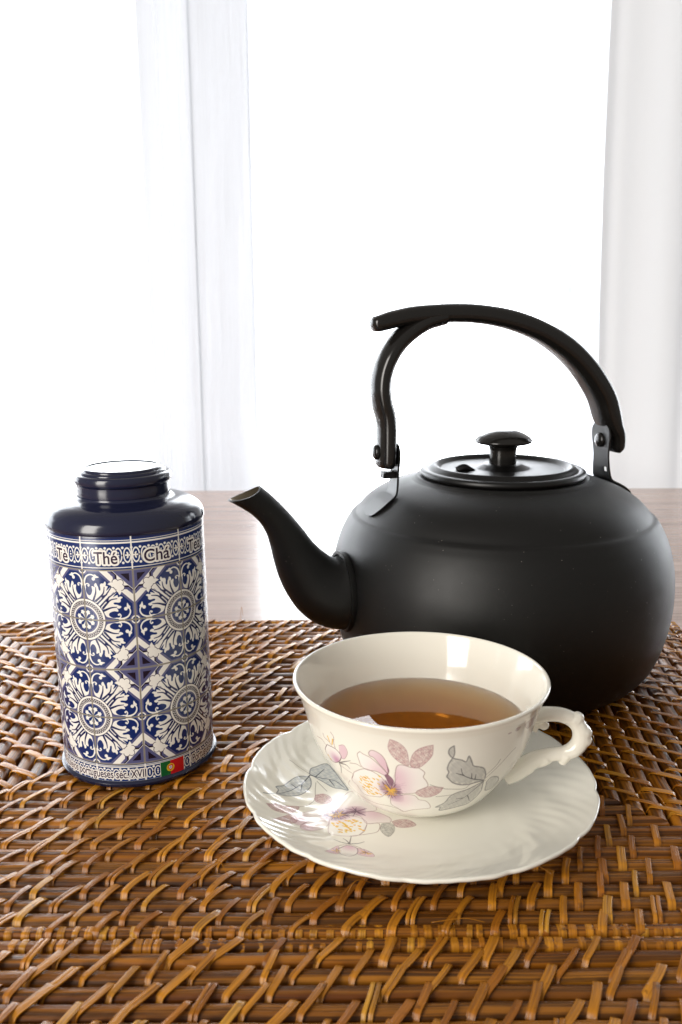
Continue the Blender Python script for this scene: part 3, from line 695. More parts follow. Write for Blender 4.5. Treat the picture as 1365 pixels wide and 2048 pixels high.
# ------------------------------------------------------------------ woven place mats: concentric reeds bound by slanting strips
REED, LASH, UNDER = mat_reed(), mat_lash(), mat_under()
Wd, NR, EDGE = .00835, 20, .0063
HALF = Wd * NR + EDGE
CSY = np.array([-.475, -.46, -.405, -.29, .05, .28, .41, .462, .475]); CSZ = np.array([-.0066, -.0040, -.0024, -.0014, -.0010, -.0014, -.0026, -.0044, -.0066])

class Mat:
    def __init__(s, aL, aR, oc, root):
        """aL, aR: ends of the centre line; oc: outer corners near-left, near-right, far-right, far-left"""
        s.root = root; v = lambda p: np.array(p, float); s.ap = [v(aL), v(aR), v(aR), v(aL)]; s.oc = [v(p) for p in oc]
    def corner(s, i, d): return s.ap[i] + (s.oc[i] - s.ap[i]) * (d / HALF)
    def side(s, k, d):
        """ends of the line at distance d from the centre on side k (0 near, 1 right, 2 far, 3 left), counter-clockwise"""
        return s.corner(k, d), s.corner((k + 1) % 4, d)
    def pt(s, k, d, t):
        a, b = s.side(k, d); return a + (b - a) * t

def reed(mt, k, d0, d1, thick=1.0):
    """one reed on side k between distances d0 and d1 from the centre line"""
    a0, b0 = mt.side(k, d0); a1, b1 = mt.side(k, d1); L = np.linalg.norm((b0 + b1) / 2 - (a0 + a1) / 2)
    if L < .012: return None
    n = max(4, int(L / .012)); V = []; UV = []; jz = -abs(rng.normal(0, .00030)); roll = rng.normal(0, .085); kx = rng.uniform(0, 9); wj = 1 - min(.10, abs(rng.normal(0, .045))); m = len(CSY)
    vo = rng.uniform(0, 5)
    for i in range(n + 1):
        t = i / n; wob = .00022 * math.sin(kx + t * L * 60) + .00012 * math.sin(kx * 3 + t * L * 170); hz = jz + .00018 * math.sin(kx * 2 + t * L * 45)
        for y, z in zip(CSY, CSZ):
            f = .5 + y * wj * .97          # 0 at d0 .. 1 at d1
            p = (a0 + (b0 - a0) * t) * (1 - f) + (a1 + (b1 - a1) * t) * f; nn = (a1 - a0 + b1 - b0); nn = nn / np.linalg.norm(nn) * wob
            V.append((p[0] + nn[0], p[1] + nn[1], (z + .0011) * thick - .0011 + hz + roll * y * (d1 - d0))); UV.append((t * L + vo, f * .008 + vo))
    F = [(i * m + j, (i + 1) * m + j, (i + 1) * m + j + 1, i * m + j + 1) for i in range(n) for j in range(m - 1)]
    F = [f[::-1] for f in F]
    F.append(tuple(range(m))); F.append(tuple(n * m + j for j in range(m))[::-1])
    for i in range(n): F.append((i * m, i * m + m - 1, (i + 1) * m + m - 1, (i + 1) * m))
    return mesh_obj('reed', V, F, REED, mt.root, UV, sharp=50)

ST = 15
def strip(P, Nrm, side, w, th, tone):
    """flat cane strip along points P with up vectors Nrm and sideways vectors; returns V,F,UV,tone"""
    prof = ((-.5, -1.0), (-.49, .15), (-.25, .38), (.25, .38), (.49, .15), (.5, -1.0)); m = len(prof); V = []; UV = []; s = 0
    for i, p in enumerate(P):
        if i: s += np.linalg.norm(P[i] - P[i - 1])
        for a, b in prof:
            V.append(p + side[i] * a * w + Nrm[i] * b * th); UV.append((s, a * w))
    n = len(P); F = [(i * m + j, i * m + j + 1, (i + 1) * m + j + 1, (i + 1) * m + j) for i in range(n - 1) for j in range(m - 1)]
    F.append(tuple(range(m))[::-1]); F.append(tuple((n - 1) * m + j for j in range(m)))
    return V, F, UV, [tone] * len(V)

def lash(mt, k, dO, dI, s0, slant, w, tone, lift=0.0, short=False):
    """strip from the gap at distance dO, up over the reeds, down into the gap at dI; s0 = metres along side k at dO"""
    P = []; v_ = np.linspace(0, 1, ST); span = dO - dI
    a, b = mt.side(k, dO); L = np.linalg.norm(b - a); tdir = (b - a) / L; nin = np.array((-tdir[1], tdir[0]))
    base = a + tdir * s0
    for v in v_:
        e = min(v, 1 - v) * span
        z = -.0007 + .0006 * math.sin(math.pi * min(1, v * 1.15)) ** .7 * (0 if short else 1) + lift - .0038 * max(0, 1 - e / .0019) ** 2.0
        vv = v; q = base + nin * span * vv + tdir * slant * (vv ** 1.35)
        P.append(np.array((q[0], q[1], z)))
    P = np.array(P); T = np.gradient(P, axis=0); T /= np.linalg.norm(T, axis=1)[:, None]
    sd = np.cross(T, np.array((0, 0, 1.0))); sd /= np.linalg.norm(sd, axis=1)[:, None] + 1e-9; N = np.cross(sd, T)
    return strip(P, N, sd, w, .00032, tone)

def px_of(p):
    d = Vector(p) - Vector((0, 0, CAM_H)); w = d.dot(fw); 
    return (0, 0, -1) if w <= .02 else (682.5 + 1900 * d.dot(r2) / w, 1024 - 1900 * d.dot(u2) / w, w)

def place(mt, items, name, most):
    """the strips that show largest become parts, the rest one joined part"""
    def key(it):
        c = np.mean(it[0], axis=0); x, y, w = px_of(c)
        if w < 0 or not (-30 < x < 1395 and 900 < y < 2085): return 9 + abs(c[0])
        hid = ((x - 838) / 350) ** 2 + ((y - 1610) / 150) ** 2 < 1 or (695 < x < 1300 and y < 1400) or (130 < x < 430 and y < 1560)
        return w + (4 if hid else 0)
    items.sort(key=key); near = [it for it in items[:most] if key(it) < 8]; rest = items[len(near):]
    for V, F, UV, tn in near: mesh_obj(name, V, F, LASH, mt.root, UV, tn, sharp=60)
    if rest:
        Va, Fa, Ua, Ta, o = [], [], [], [], 0
        for V, F, UV, tn in rest:
            Va += list(V); Ua += UV; Ta += tn; Fa += [tuple(i + o for i in f) for f in F]; o += len(V)
        tag(mesh_obj(name, Va, Fa, LASH, mt.root, Ua, Ta, sharp=60), kind='stuff')

def weave(mt, sides, r_from, edge_sides, near_cut=None):
    items = []; bands = []
    dist = [i * Wd for i in range(NR + 1)] + [HALF]
    for k in sides:
        for j in range(r_from, NR): reed(mt, k, dist[j] + .00005, dist[j + 1] - .00005)
        reed(mt, k, dist[NR] + .0001, HALF - .0001, .85)
        for j in range(max(r_from, 0), NR + 1):          # strip over ring j and the ring inside it
            dO = dist[j + 1]; dI = dist[max(j - 1, 0)] if j > 0 else -.0 
            a, b = mt.side(k, dO); L = np.linalg.norm(b - a); ai, bi = mt.side(k, max(dI, .0)); t = (b - a) / L
            lo = max(0.0, (ai - a) @ t) ; hi = min(L, (bi - a) @ t)
            org = a @ t; ph = (-j * .0081) % .0180; s = (ph - org) % .0180
            if j == 0: continue
            while s < L:
                sj = s + rng.normal(0, .0017); sl = .0088 * (1 if rng.random() > .12 else .6) + rng.normal(0, .0014)
                right = np.clip((a + t * sj)[0] / .10, 0, 1) if k == 0 else 0
                sl *= 1 - .55 * right
                s_end = sj + sl
                if sj > .001 and s_end < hi + .004 and s_end > lo - .004 and sj < L - .001:
                    tone = rng.random(); w = .0029 * rng.uniform(.72, 1.22)
                    if rng.random() < .13:
                        items.append(lash(mt, k, dO, dI, sj - .0010, sl, .0016, tone)); items.append(lash(mt, k, dO, dI, sj + .0010, sl * rng.uniform(.9, 1.1), .0016, min(1, tone + .1)))
                    else: items.append(lash(mt, k, dO, dI, sj, sl, w, tone, rng.normal(0, .00012)))
                s += .0180
        if k in edge_sides:
            a, b = mt.side(k, HALF); L = np.linalg.norm(b - a); s = .004
            while s < L - .004:
                bands.append(lash(mt, k, HALF + .0004, dist[NR] - .0002, s, rng.normal(.0004, .0005), .0026 * rng.uniform(.8, 1.2), .25 + .75 * rng.random(), -.00055, True)); s += rng.choice([.0036, .0050, .0062, .0078])
    place(mt, items, 'lashing', 300)
    if bands: place(mt, bands, 'edge_wrap', 120)

Y0 = .4738
mat_a = tag(empty('placemat', (0, 0, 0)), 'whole woven reed placemat lying under the tea tin, saucer and kettle', 'placemat', 'woven placemats on the table')
ma = Mat((-.087, Y0), (.047, Y0), ((-.259, .3003), (.214, .3003), (.237, .6473), (-.262, .6473)), mat_a)
weave(ma, (0, 1, 2, 3), 0, (0, 1, 2, 3))
box('mat_base', -.225, .200, .315, .634, -.0082, -.0066, UNDER, mat_a)
mat_b = tag(empty('placemat', (0, 0, 0)), 'woven reed placemat at the front, cut off by the bottom of the picture', 'placemat', 'woven placemats on the table')
mb = Mat((-.087, .1259), (.047, .1259), ((-.262, -.0476), (.237, -.0476), (.214, .2994), (-.259, .2994)), mat_b)
weave(mb, (2,), 6, (2,))
box('mat_base', -.225, .200, .185, .285, -.0082, -.0066, UNDER, mat_b)

def tube(P, Rr, n=8, cap=True):
    """round tube along P"""
    P = np.asarray(P, float); T = np.gradient(P, axis=0); T /= np.linalg.norm(T, axis=1)[:, None]; V = []; u = np.array((0.13, .2, 1.0))
    for i, p in enumerate(P):
        u = u - T[i] * (u @ T[i]); u /= np.linalg.norm(u); v = np.cross(T[i], u); r = Rr[i] if hasattr(Rr, '__len__') else Rr
        for j in range(n): a = 2 * math.pi * j / n; V.append(p + r * (u * math.cos(a) + v * math.sin(a)))
    m = len(P); F = [(i * n + j, i * n + (j + 1) % n, (i + 1) * n + (j + 1) % n, (i + 1) * n + j) for i in range(m - 1) for j in range(n)]
    if cap: F.append(tuple(range(n))[::-1]); F.append(tuple((m - 1) * n + j for j in range(n)))
    return V, F
def fibre(x, y, dx, dy, h, root):
    P = spline([(x, y, -.001), (x + dx * .4, y + dy * .4, h), (x + dx, y + dy, h * .35 - .0005)], 7); V, F = tube(P, .00013, 5)
    mesh_obj('stray_fibre', V, F, LASH, root, [(0, 0)] * len(V), [.35] * len(V))
for x, y, dx, dy, h in ((-.128, .3475, .010, .004, .004), (-.142, .337, .016, -.009, .002), (-.052, .345, .007, -.012, .003), (.001, .322, .010, .006, .004), (.052, .306, -.020, -.001, .001), (-.072, .6455, .002, -.001, .009), (.006, .6455, -.001, .002, .009), (.145, .385, -.012, .010, .004), (-.155, .318, .018, .003, .002), (.072, .340, .010, -.006, .002)):
    fibre(x, y, dx, dy, h, mat_a)

# ------------------------------------------------------------------ tea tin
TX, TY = -.1014, .4407
NAVYM, TINM = mat_navy(), mat_tin()
tin = tag(empty('tea_tin', (TX, TY, .0003)), 'round tea tin printed with blue and white tiles, dark blue lid, standing on the mat', 'tea tin'); tin.rotation_euler = (0, R(-.55), 0)
lathe_obj('body', [(.0363, .0013), (TIN_R, .0016), (TIN_R, .03), (TIN_R, .06), (TIN_R, .09), (TIN_R, .1190), (.03652, .1200), (.0362, .1206)], TINM, tin, 144)
lathe_obj('base_rim', [(.0, .0006), (.034, .0006), (.0352, 0), (.0372, .0002), (.0379, .0010), (.0380, .0020), (.0374, .0028), (.0366, .0030)], NAVYM, tin, 144)
sh = spline([(.0360, .1196), (.0368, .1200), (.0371, .1210), (.0370, .1224), (.0362, .1248), (.0344, .1270), (.0312, .1290), (.0272, .1303), (.0238, .1311), (.0222, .1318), (.0217, .1328)], 5)
lathe_obj('shoulder', sh, NAVYM, tin, 144)
lidp = spline([(.0213, .1322), (.0215, .1340), (.0214, .1372), (.0215, .1380), (.0222, .1386), (.0226, .1396), (.0226, .1412), (.0221, .1424), (.0210, .1429), (.0203, .1431)], 4).tolist()
lidp += spline([(.0203, .1431), (.0201, .1437), (.0193, .1442), (.0187, .1442), (.0186, .1448), (.0179, .1453), (.0172, .1453), (.0168, .1450), (.0160, .1449), (.0, .1449)], 4).tolist()
lathe_obj('lid', lidp, NAVYM, tin, 144)

# ------------------------------------------------------------------ saucer
CX, CY, CUPZ = .03366, .3825, .0634
def saucer():
    n = 360; rs = np.concatenate([np.linspace(0, .044, 10), np.linspace(.046, .0765, 30)]); Rm = .0765; V = []
    zt = lambda r: np.interp(r, [0, .024, .0255, .046, .052, .058, .065, .0765], [.0092, .0092, .0091, .0091, .0096, .0106, .0124, .0163])
    def top(r, a):
        g = max(0, (r - .046) / (.0765 - .046)); lob = abs(math.sin(6 * a + .9)); sc_ = 1 + g ** 2 * (-.019 + .019 * min(1, lob * 1.9) ** .55)
        fl = .00009 * min(1, g * 2.2) * (.35 + .65 * lob) * math.sin(54 * a + 20 * g * g + 1.4 * math.sin(6 * a))
        fl += .00045 * g * g * lob - .0003 * g * (1 - lob)
        fl += .00028 * math.sin(math.pi * min(1, g * 1.15)) ** 2 * math.cos(12 * a + 9 * g)
        return r * sc_, float(zt(r)) + fl
    m = len(rs)
    for i in range(n):
        a = 2 * math.pi * i / n
        for r in rs:
            q, z = top(r, a); V.append((q * math.sin(a), -q * math.cos(a), z))
        q, z = top(.0765, a)
        for dr, dz in ((.0004, -.0007), (.0002, -.0016), (-.0010, -.0022)): V.append(((q + dr) * math.sin(a), -(q + dr) * math.cos(a), z + dz))
        for r, z in ((.064, .0088), (.052, .0052), (.045, .0046), (.044, .0012), (.042, .0012), (.0405, .0048), (.0, .0052)): V.append((r * math.sin(a), -r * math.cos(a), z))
    M_ = m + 10; F = []
    for i in range(n):
        k = (i + 1) % n
        for j in range(M_ - 1): F.append((i * M_ + j, k * M_ + j, k * M_ + j + 1, i * M_ + j + 1))
    o = mesh_obj('saucer', V, F, mat_saucer_print()); bm = bmesh.new(); bm.from_mesh(o.data); bmesh.ops.remove_doubles(bm, verts=bm.verts, dist=1e-6); bmesh.ops.recalc_face_normals(bm, faces=bm.faces); bm.to_mesh(o.data); bm.free()
    o.location = (CX, CY, 0); tag(o, 'white scalloped porcelain saucer with a pink flower print, under the teacup', 'saucer'); return o
saucer()

# ------------------------------------------------------------------ teacup and tea
cup = tag(empty('teacup', (CX, CY, 0)), 'white porcelain teacup painted with pink flowers and grey leaves, full of tea', 'teacup')
PO = mat_porcelain(); CPM = mat_cup_print()
outer = spline([(.0226, .0111), (.0259, .0120), (.0305, .0152), (.0349, .0202), (.0391, .0262), (.0430, .0322), (.0463, .0392), (.0486, .0462), (.0505, .0532), (.0524, .0588), (.0540, .0622)], 5)
foot = [(.0, .0112), (.0198, .0112), (.0202, .0094), (.0210, .0092), (.0220, .0093), (.0225, .0102)]
lip = spline([(.0540, .0622), (.0546, .0632), (.0545, .0640), (.0538, .0643), (.0531, .0640), (.0525, .0630)], 4)
INN = [(.0525, .0630), (.0507, .0588), (.0486, .0532), (.0466, .0462), (.0442, .0392), (.0408, .0322), (.0368, .0262), (.0324, .0202), (.0270, .0160), (.0200, .0140), (.0100, .0134), (.0, .0133)]
inner = spline(INN, 4)
prof = foot + outer.tolist() + lip[1:].tolist() + inner[1:].tolist(); nf, no = len(foot), len(foot) + len(outer) - 1
lathe_obj('body', prof, [PO, CPM], cup, 160, sharp=70, fm_fn=lambda j: 1 if nf <= j < no - 4 else 0)

TEA_Z = .0436
tp = [(0, TEA_Z), (.02, TEA_Z), (.040, TEA_Z), (.0445, TEA_Z), (.0453, TEA_Z + .00008), (.04595, TEA_Z + .0004)]
tp += [(r + .00012, z - .00012) for r, z in inner if z < TEA_Z - .0004]
tp[-1] = (0, tp[-1][1])
tea = lathe_obj('tea', tp, mat_tea(), None, 128, sharp=60); tea.location = (CX, CY, 0); tag(tea, 'amber brown tea filling the porcelain cup almost to the rim', 'tea')

def handle_mesh():
    A = R(-8); ax = np.array((math.cos(A), math.sin(A), 0)); nr = np.array((-math.sin(A), math.cos(A), 0)); parts = []
    def sweep(P, t, w, n=14, ex=2.2):
        P = np.asarray(P, float); T = np.gradient(P, axis=0); T /= np.linalg.norm(T, axis=1)[:, None]; V = []
        for i, p in enumerate(P):
            nn = np.array((-T[i][1], T[i][0]))
            for j in range(n):
                a = 2 * math.pi * j / n; ca, sa = math.cos(a), math.sin(a); k = (abs(ca) ** ex + abs(sa) ** ex) ** (-1 / ex)
                q = p + nn * t[i] * k * ca; V.append(ax * q[0] + nr * w[i] * k * sa + np.array((0, 0, q[1])))
        m = len(P); F = [(i * n + j, i * n + (j + 1) % n, (i + 1) * n + (j + 1) % n, (i + 1) * n + j) for i in range(m - 1) for j in range(n)]
        F.append(tuple(range(n))[::-1]); F.append(tuple((m - 1) * n + j for j in range(n))); parts.append((V, F))
    main = np.array([(.0455, .0478), (.0500, .0484), (.0548, .0492), (.0598, .0490), (.0640, .0474), (.0670, .0446), (.0683, .0410), (.0680, .0374), (.0662, .0344), (.0632, .0322), (.0592, .0312), (.0545, .0302), (.0500, .0282), (.0458, .0252), (.0415, .0218), (.0370, .0194)])
    tk = 1.2 * np.array([.0030, .0028, .0026, .0026, .0027, .0029, .0031, .0031, .0030, .0027, .0025, .0026, .0030, .0034, .0036, .0034]); ww = 1.2 * np.array([.0042, .0034, .0029, .0027, .0027, .0029, .0030, .0030, .0029, .0027, .0025, .0025, .0027, .0030, .0034, .0036])
    D = spline(np.column_stack([main, tk, ww]), 6); sweep(D[:, :2], D[:, 2], D[:, 3])
    for P, r in (([(.0652, .0464), (.0667, .0486), (.0674, .0502)], (.0036, .0030, .0017)), ([(.0684, .0425), (.0706, .0414), (.0724, .0406)], (.0036, .0030, .0016)), ([(.0684, .0395), (.0704, .0382), (.0723, .0372)], (.0036, .0030, .0018)),
                 ([(.0625, .0318), (.0616, .0292), (.0610, .0266)], (.0034, .0027, .0016)), ([(.0545, .0295), (.0520, .0268), (.0498, .0252)], (.0033, .0024, .0014)), ([(.0470, .0248), (.0452, .0222), (.0436, .0205)], (.0034, .0026, .0015)),
                 ([(.0505, .0470), (.0512, .0448), (.0526, .0434), (.0538, .0440), (.0537, .0452)], (.0022, .0020, .0017, .0013, .0008)), ([(.0490, .0465), (.0486, .0440), (.0492, .0418), (.0503, .0416)], (.0022, .0018, .0014, .0008))):
        P = spline(np.column_stack([np.array(P), np.array(r)]), 5); sweep(P[:, :2], P[:, 2], P[:, 2] * 1.05, 10, 2.0)
    V, F = [], []
    for v, f in parts: F += [tuple(i + len(V) for i in q) for q in f]; V += list(v)
    return V, F
V, F = handle_mesh(); ho = mesh_obj('handle', V, F, PO, cup)
rm = ho.modifiers.new('fuse', 'REMESH'); rm.mode = 'VOXEL'; rm.voxel_size = .0004; rm.use_smooth_shade = True
sm = ho.modifiers.new('soften', 'SMOOTH'); sm.factor = .5; sm.iterations = 3

# ------------------------------------------------------------------ kettle
KX, KY = .09455, .548; KA = R(18)
kettle = tag(empty('kettle', (KX, KY, 0)), 'matte black kettle with an arched handle and curved spout, behind the teacup', 'kettle')
KB, KL, KH = mat_black('kettle_enamel', .49, dust=.8), mat_black('lid_enamel', .40), mat_black('handle_plastic', .17, (.0085, .0076, .0068), .5, ior=1.46)
kp = spline([(.0700, .0), (.0750, .0012), (.0836, .0062), (.0908, .0150), (.0958, .0280), (.0988, .0420), (.0998, .0560), (.0990, .0700), (.0960, .0830), (.0922, .0920), (.0886, .0978)], 6).tolist()
kp = [(.0, .0006), (.066, .0006), (.068, .0)] + kp + [(.0879, .0986), (.0868, .0993), (.0860, .0997)] + spline([(.0854, .1003), (.0822, .1042), (.0782, .1080), (.0735, .1112), (.0680, .1140), (.0620, .1164), (.0560, .1184), (.0530, .1192)], 5).tolist() + spline([(.0530, .1192), (.0512, .1200), (.0502, .1206), (.0494, .1208), (.046, .1206)], 4).tolist()[1:]
lathe_obj('body', kp, KB, kettle, 200, sharp=None)
lp = spline([(.0455, .1200), (.0466, .1206), (.0476, .1218), (.0479, .1230), (.0475, .1242), (.0464, .1249), (.0450, .1250), (.0436, .1248), (.0426, .1252), (.0414, .1264), (.0401, .1272), (.0388, .1271), (.0374, .1262), (.0362, .1252), (.0345, .1249), (.0250, .1250), (.0172, .1251), (.0150, .1256), (.0125, .1268), (.0095, .1278), (.0, .1280)], 4)
lid = lathe_obj('lid', lp, KL, kettle, 160, sharp=None)
kn = spline([(.0079, .1272), (.0078, .1300), (.0078, .1350), (.0081, .1372), (.0092, .1385), (.0120, .1393), (.0152, .1399), (.0166, .1407), (.0168, .1415), (.0161, .1424), (.0140, .1442), (.0100, .1462), (.0055, .1475), (.0, .1479)], 5)
lathe_obj('knob', kn, KH, lid, 96, sharp=None)
def vent():
    P = spline([(-.0275, -.0085, .1250), (-.0235, -.0080, .1266), (-.0195, -.0075, .1254), (-.0165, -.0072, .1246)], 5); V, F = tube(P, np.interp(np.linspace(0, 1, len(P)), [0, .3, 1], [.0024, .0026, .0004]), 12)
    return mesh_obj('steam_vent', V, F, KL, lid)
vent()
ux = np.array((math.cos(KA), math.sin(KA), 0)); uy = np.array((-math.sin(KA), math.cos(KA), 0)); uz = np.array((0, 0, 1.0))
def sweep2(name, rows, w_ex, mat, parent, n=28, caps=True):
    """sweep in the handle plane; rows (rho, z, half thickness, half width)"""
    D = spline(rows, 6); T = np.gradient(D[:, :2], axis=0); T /= np.linalg.norm(T, axis=1)[:, None]; V = []
    for i, (x, z, t, w) in enumerate(D):
        nn = np.array((-T[i][1], T[i][0]))
        for j in range(n):
            a = 2 * math.pi * j / n; ca, sa = math.cos(a), math.sin(a); k = (abs(ca) ** w_ex + abs(sa) ** w_ex) ** (-1 / w_ex)
            q = np.array((x, z)) + nn * t * k * ca; V.append(ux * q[0] + uy * w * k * sa + uz * q[1])
    m = len(D); F = [(i * n + j, (i + 1) * n + j, (i + 1) * n + (j + 1) % n, i * n + (j + 1) % n) for i in range(m - 1) for j in range(n)]
    F.append(tuple(range(n))); F.append(tuple((m - 1) * n + j for j in range(n))[::-1])
    o = mesh_obj(name, V, F, mat, parent); bm = bmesh.new(); bm.from_mesh(o.data); bmesh.ops.recalc_face_normals(bm, faces=bm.faces); bm.to_mesh(o.data); bm.free(); o.data.set_sharp_from_angle(angle=R(48)); return o
grip = [(-0.0822, 0.2075, 0.0003, 0.0006), (-0.0819, 0.2076, 0.0019, 0.0032), (-0.0809, 0.2079, 0.0035, 0.0054), (-0.0788, 0.2085, 0.0043, 0.0068), (-0.0748, 0.2096, 0.0047, 0.0074), (-0.0685, 0.2112, 0.0049, 0.008), (-0.0559, 0.2132, 0.0051, 0.0082), (-0.033, 0.2141, 0.0053, 0.0084), (-0.0155, 0.213, 0.0054, 0.0086), (0.0025, 0.2096, 0.0057, 0.0093), (0.0205, 0.2032, 0.0059, 0.0099), (0.0365, 0.1942, 0.0062, 0.0105), (0.0492, 0.1836, 0.0063, 0.011), (0.0588, 0.1722, 0.0064, 0.0113), (0.0645, 0.1632, 0.0064, 0.0112), (0.068, 0.154, 0.0063, 0.011), (0.0706, 0.1475, 0.0054, 0.0106), (0.0735, 0.1425, 0.0043, 0.01), (0.0746, 0.138, 0.0038, 0.0094), (0.0748, 0.1336, 0.0034, 0.0086), (0.0745, 0.1308, 0.0016, 0.0066)]
hd = sweep2('handle', grip, 3.0, KH, kettle)
leg = [(-0.04, 0.212, 0.0048, 0.0085), (-0.05, 0.2095, 0.005, 0.0091), (-0.059, 0.2048, 0.0053, 0.0094), (-0.0668, 0.1982, 0.0054, 0.0095), (-0.0722, 0.1905, 0.0054, 0.0097), (-0.0755, 0.1822, 0.0054, 0.0097), (-0.0765, 0.174, 0.0054, 0.0097), (-0.0756, 0.166, 0.0054, 0.0097), (-0.0738, 0.1598, 0.0054, 0.0097), (-0.073, 0.154, 0.0054, 0.0097), (-0.0729, 0.145, 0.0054, 0.0097), (-0.073, 0.136, 0.0055, 0.0097), (-0.0731, 0.1318, 0.0053, 0.0094), (-0.0731, 0.1298, 0.004, 0.008)]
sweep2('handle_arm', leg, 2.0, KH, hd)

def plate(name, path, parent, hole=None):
    """bent sheet: path rows (rho, z, half width), 1.2 mm thick"""
    D = spline(path, 6); T = np.gradient(D[:, :2], axis=0); T /= np.linalg.norm(T, axis=1)[:, None]; V = []; cols = np.linspace(-1, 1, 9)
    for sgn in (-1, 1):
        for i, (x, z, w) in enumerate(D):
            nn = np.array((-T[i][1], T[i][0])) * .0006 * sgn
            for c in cols: V.append(ux * (x + nn[0]) + uy * w * c + uz * (z + nn[1]))
    m = len(D); k = len(cols); o_ = m * k; F = []
    skip = lambda i, j: hole and hole[0] <= i < hole[1] and hole[2] <= j < hole[3]
    for i in range(m - 1):
        for j in range(k - 1):
            if skip(i, j): continue
            a, b, c, d = i * k + j, i * k + j + 1, (i + 1) * k + j + 1, (i + 1) * k + j; F += [(a, b, c, d), (o_ + d, o_ + c, o_ + b, o_ + a)]
    edges = [((i * k), (i + 1) * k) for i in range(m - 1)] + [((i + 1) * k + k - 1, i * k + k - 1) for i in range(m - 1)] + [(j + 1, j) for j in range(k - 1)] + [((m - 1) * k + j, (m - 1) * k + j + 1) for j in range(k - 1)]
    F += [(a, b, o_ + b, o_ + a) for a, b in edges]
    o = mesh_obj(name, V, F, KL, parent, smooth=True); bm = bmesh.new(); bm.from_mesh(o.data); bmesh.ops.recalc_face_normals(bm, faces=bm.faces); bm.to_mesh(o.data); bm.free(); o.data.set_sharp_from_angle(angle=R(40)); return o
bl = plate('bracket', [(-.0672, .1432, .0012), (-.0672, .1424, .0040), (-.0672, .1402, .0060), (-.0672, .1372, .0066), (-.0672, .1330, .0064), (-.0674, .1280, .0056), (-.0676, .1240, .0056), (-.0680, .1190, .0060), (-.0692, .1148, .0070), (-.0722, .1127, .0090), (-.0762, .1103, .0104), (-.0800, .1071, .0098), (-.0829, .1041, .0070), (-.0838, .1030, .0030)], kettle)
br = plate('bracket', [(0.0652, 0.149, 0.0017), (0.0652, 0.1482, 0.0055), (0.0653, 0.1462, 0.0083), (0.0655, 0.143, 0.0094), (0.0657, 0.139, 0.0092), (0.066, 0.134, 0.0083), (0.0663, 0.1295, 0.0077), (0.0666, 0.125, 0.008), (0.067, 0.1205, 0.0086), (0.0682, 0.1154, 0.0097), (0.0722, 0.1128, 0.0121), (0.0765, 0.1102, 0.0127), (0.0805, 0.1068, 0.0116), (0.085, 0.1026, 0.0055)], kettle, hole=(45, 49, 1, 3))
def rivet(x, z, s, parent, r=.0036):
    V, F, _ = lathe([(0, .0016), (r * .5, .0014), (r * .85, .0008), (r, 0), (r, -.0010), (0, -.0010)], 24); Mx = Matrix(((uy[0], uz[0], ux[0] * s), (uy[1], uz[1], ux[1] * s), (uy[2], uz[2], ux[2] * s))); p = Vector(ux * x + uz * z)
    o = mesh_obj('rivet', [Mx @ Vector(v) + p for v in V], F, KH, parent); bm = bmesh.new(); bm.from_mesh(o.data); bmesh.ops.remove_doubles(bm, verts=bm.verts, dist=1e-6); bmesh.ops.recalc_face_normals(bm, faces=bm.faces); bm.to_mesh(o.data); bm.free(); o.data.set_sharp_from_angle(angle=R(40))
rivet(-.0792, .1385, -1, bl, .0042); rivet(-.0664, .1385, 1, bl); rivet(.0642, .1385, -1, br, .0044)
def stop_tab():
    V = [ux * x + uy * y + uz * z for x in (-.0755, -.0680) for y in (-.0036, .0020) for z in (.1238, .1276)]
    return mesh_obj('stop_tab', V, [(0, 1, 3, 2), (4, 6, 7, 5), (0, 4, 5, 1), (2, 3, 7, 6), (0, 2, 6, 4), (1, 5, 7, 3)], KL, bl, smooth=False)
stop_tab()

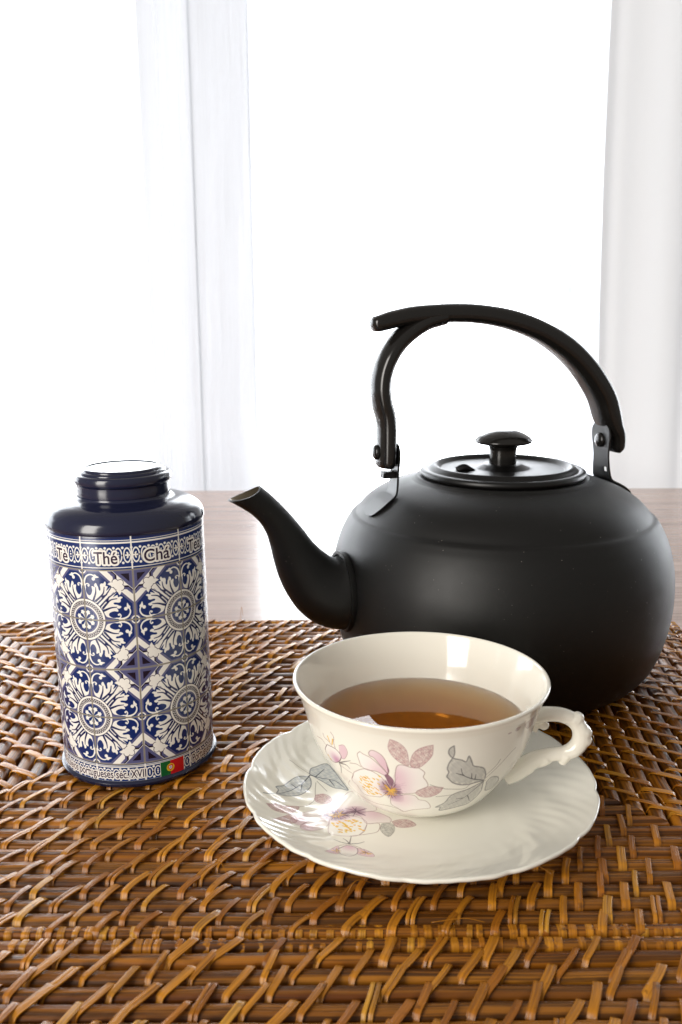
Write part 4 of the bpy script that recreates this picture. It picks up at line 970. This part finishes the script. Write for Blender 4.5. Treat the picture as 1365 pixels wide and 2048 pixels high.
# spout
BARE = mat_plain('bare_metal', (.30, .25, .18), .45, metal=.6)
def spout():
    rows = [(-.0900, .0597, .0219), (-.0990, .0598, .0218), (-.1060, .0612, .0206), (-.1122, .0648, .0187), (-.1178, .0703, .0164), (-.1227, .0772, .0144), (-.1268, .0848, .0123), (-.1304, .0928, .0104), (-.1344, .1005, .0087), (-.1392, .1074, .0077), (-.1450, .1136, .0075), (-.1520, .1192, .0079), (-.1600, .1246, .0083), (-.1680, .1295, .0086)]
    D = spline(rows, 7); T = np.gradient(D[:, :2], axis=0); T /= np.linalg.norm(T, axis=1)[:, None]; n, m = 64, 60
    a, b = np.array((-.1448, .1236)), np.array((-.1617, .1172)); d = (b - a) / np.linalg.norm(b - a); pn = np.array((-d[1], d[0])); pn = pn if pn[1] > 0 else -pn
    def line(j, off):
        g = 2 * math.pi * j / n; P = []
        for (x, z, r), t in zip(D, T):
            q = np.array((x, z)) + np.array((-t[1], t[0])) * (r - off) * math.cos(g); P.append(ux * q[0] + uy * (r - off) * .96 * math.sin(g) + uz * q[1])
        P = np.array(P); s_ = (np.stack([P @ ux, P[:, 2]], 1) - a) @ pn; bow = .0012 * np.sin(g) ** 2; k = next(i for i in range(len(s_)) if s_[i] > -bow and D[i, 0] < -.13)
        f = (-bow - s_[k - 1]) / (s_[k] - s_[k - 1]); P = np.vstack([P[:k], P[k - 1] + f * (P[k] - P[k - 1])])
        L = np.concatenate([[0], np.cumsum(np.linalg.norm(np.diff(P, axis=0), axis=1))]); u_ = np.linspace(0, L[-1], m); return np.stack([np.interp(u_, L, P[:, c]) for c in range(3)], 1)
    O = [line(j, 0) for j in range(n)]; I = [line(j, .0010) for j in range(n)]; V = []; F = []; fm = []; mid = .5 * (O[0][-1] + I[0][-1]); K = 2 * m - 20
    for o_, i_ in zip(O, I): V += list(o_) + list(i_[::-1][:m - 20])
    for j in range(n):
        k = (j + 1) % n
        for i in range(K - 1): F.append((j * K + i, k * K + i, k * K + i + 1, j * K + i + 1)); fm.append(1 if i >= m else 0)
    o = mesh_obj('spout', V, F, [KB, BARE], kettle, fm=fm); bm = bmesh.new(); bm.from_mesh(o.data); bmesh.ops.recalc_face_normals(bm, faces=bm.faces); bm.to_mesh(o.data); bm.free(); o.data.set_sharp_from_angle(angle=R(50)); return o
so = spout()
V, F = [], []
for i in range(48):
    a = 2 * math.pi * i / 48
    for k, (dx, dr) in enumerate(((-.0015, -.0004), (-.0015, .0009), (.0, .0013), (.0020, .0013), (.0020, -.0004))):
        r = .0218 + dr; V.append(ux * (-.0984 - dx) + uy * r * .96 * math.sin(a) + uz * (.0598 + r * math.cos(a)))
F = [(i * 5 + j, i * 5 + (j + 1) % 5, ((i + 1) % 48) * 5 + (j + 1) % 5, ((i + 1) % 48) * 5 + j) for i in range(48) for j in range(5)]
mesh_obj('collar', V, F, KB, so, sharp=40)
bpy.context.view_layer.update()
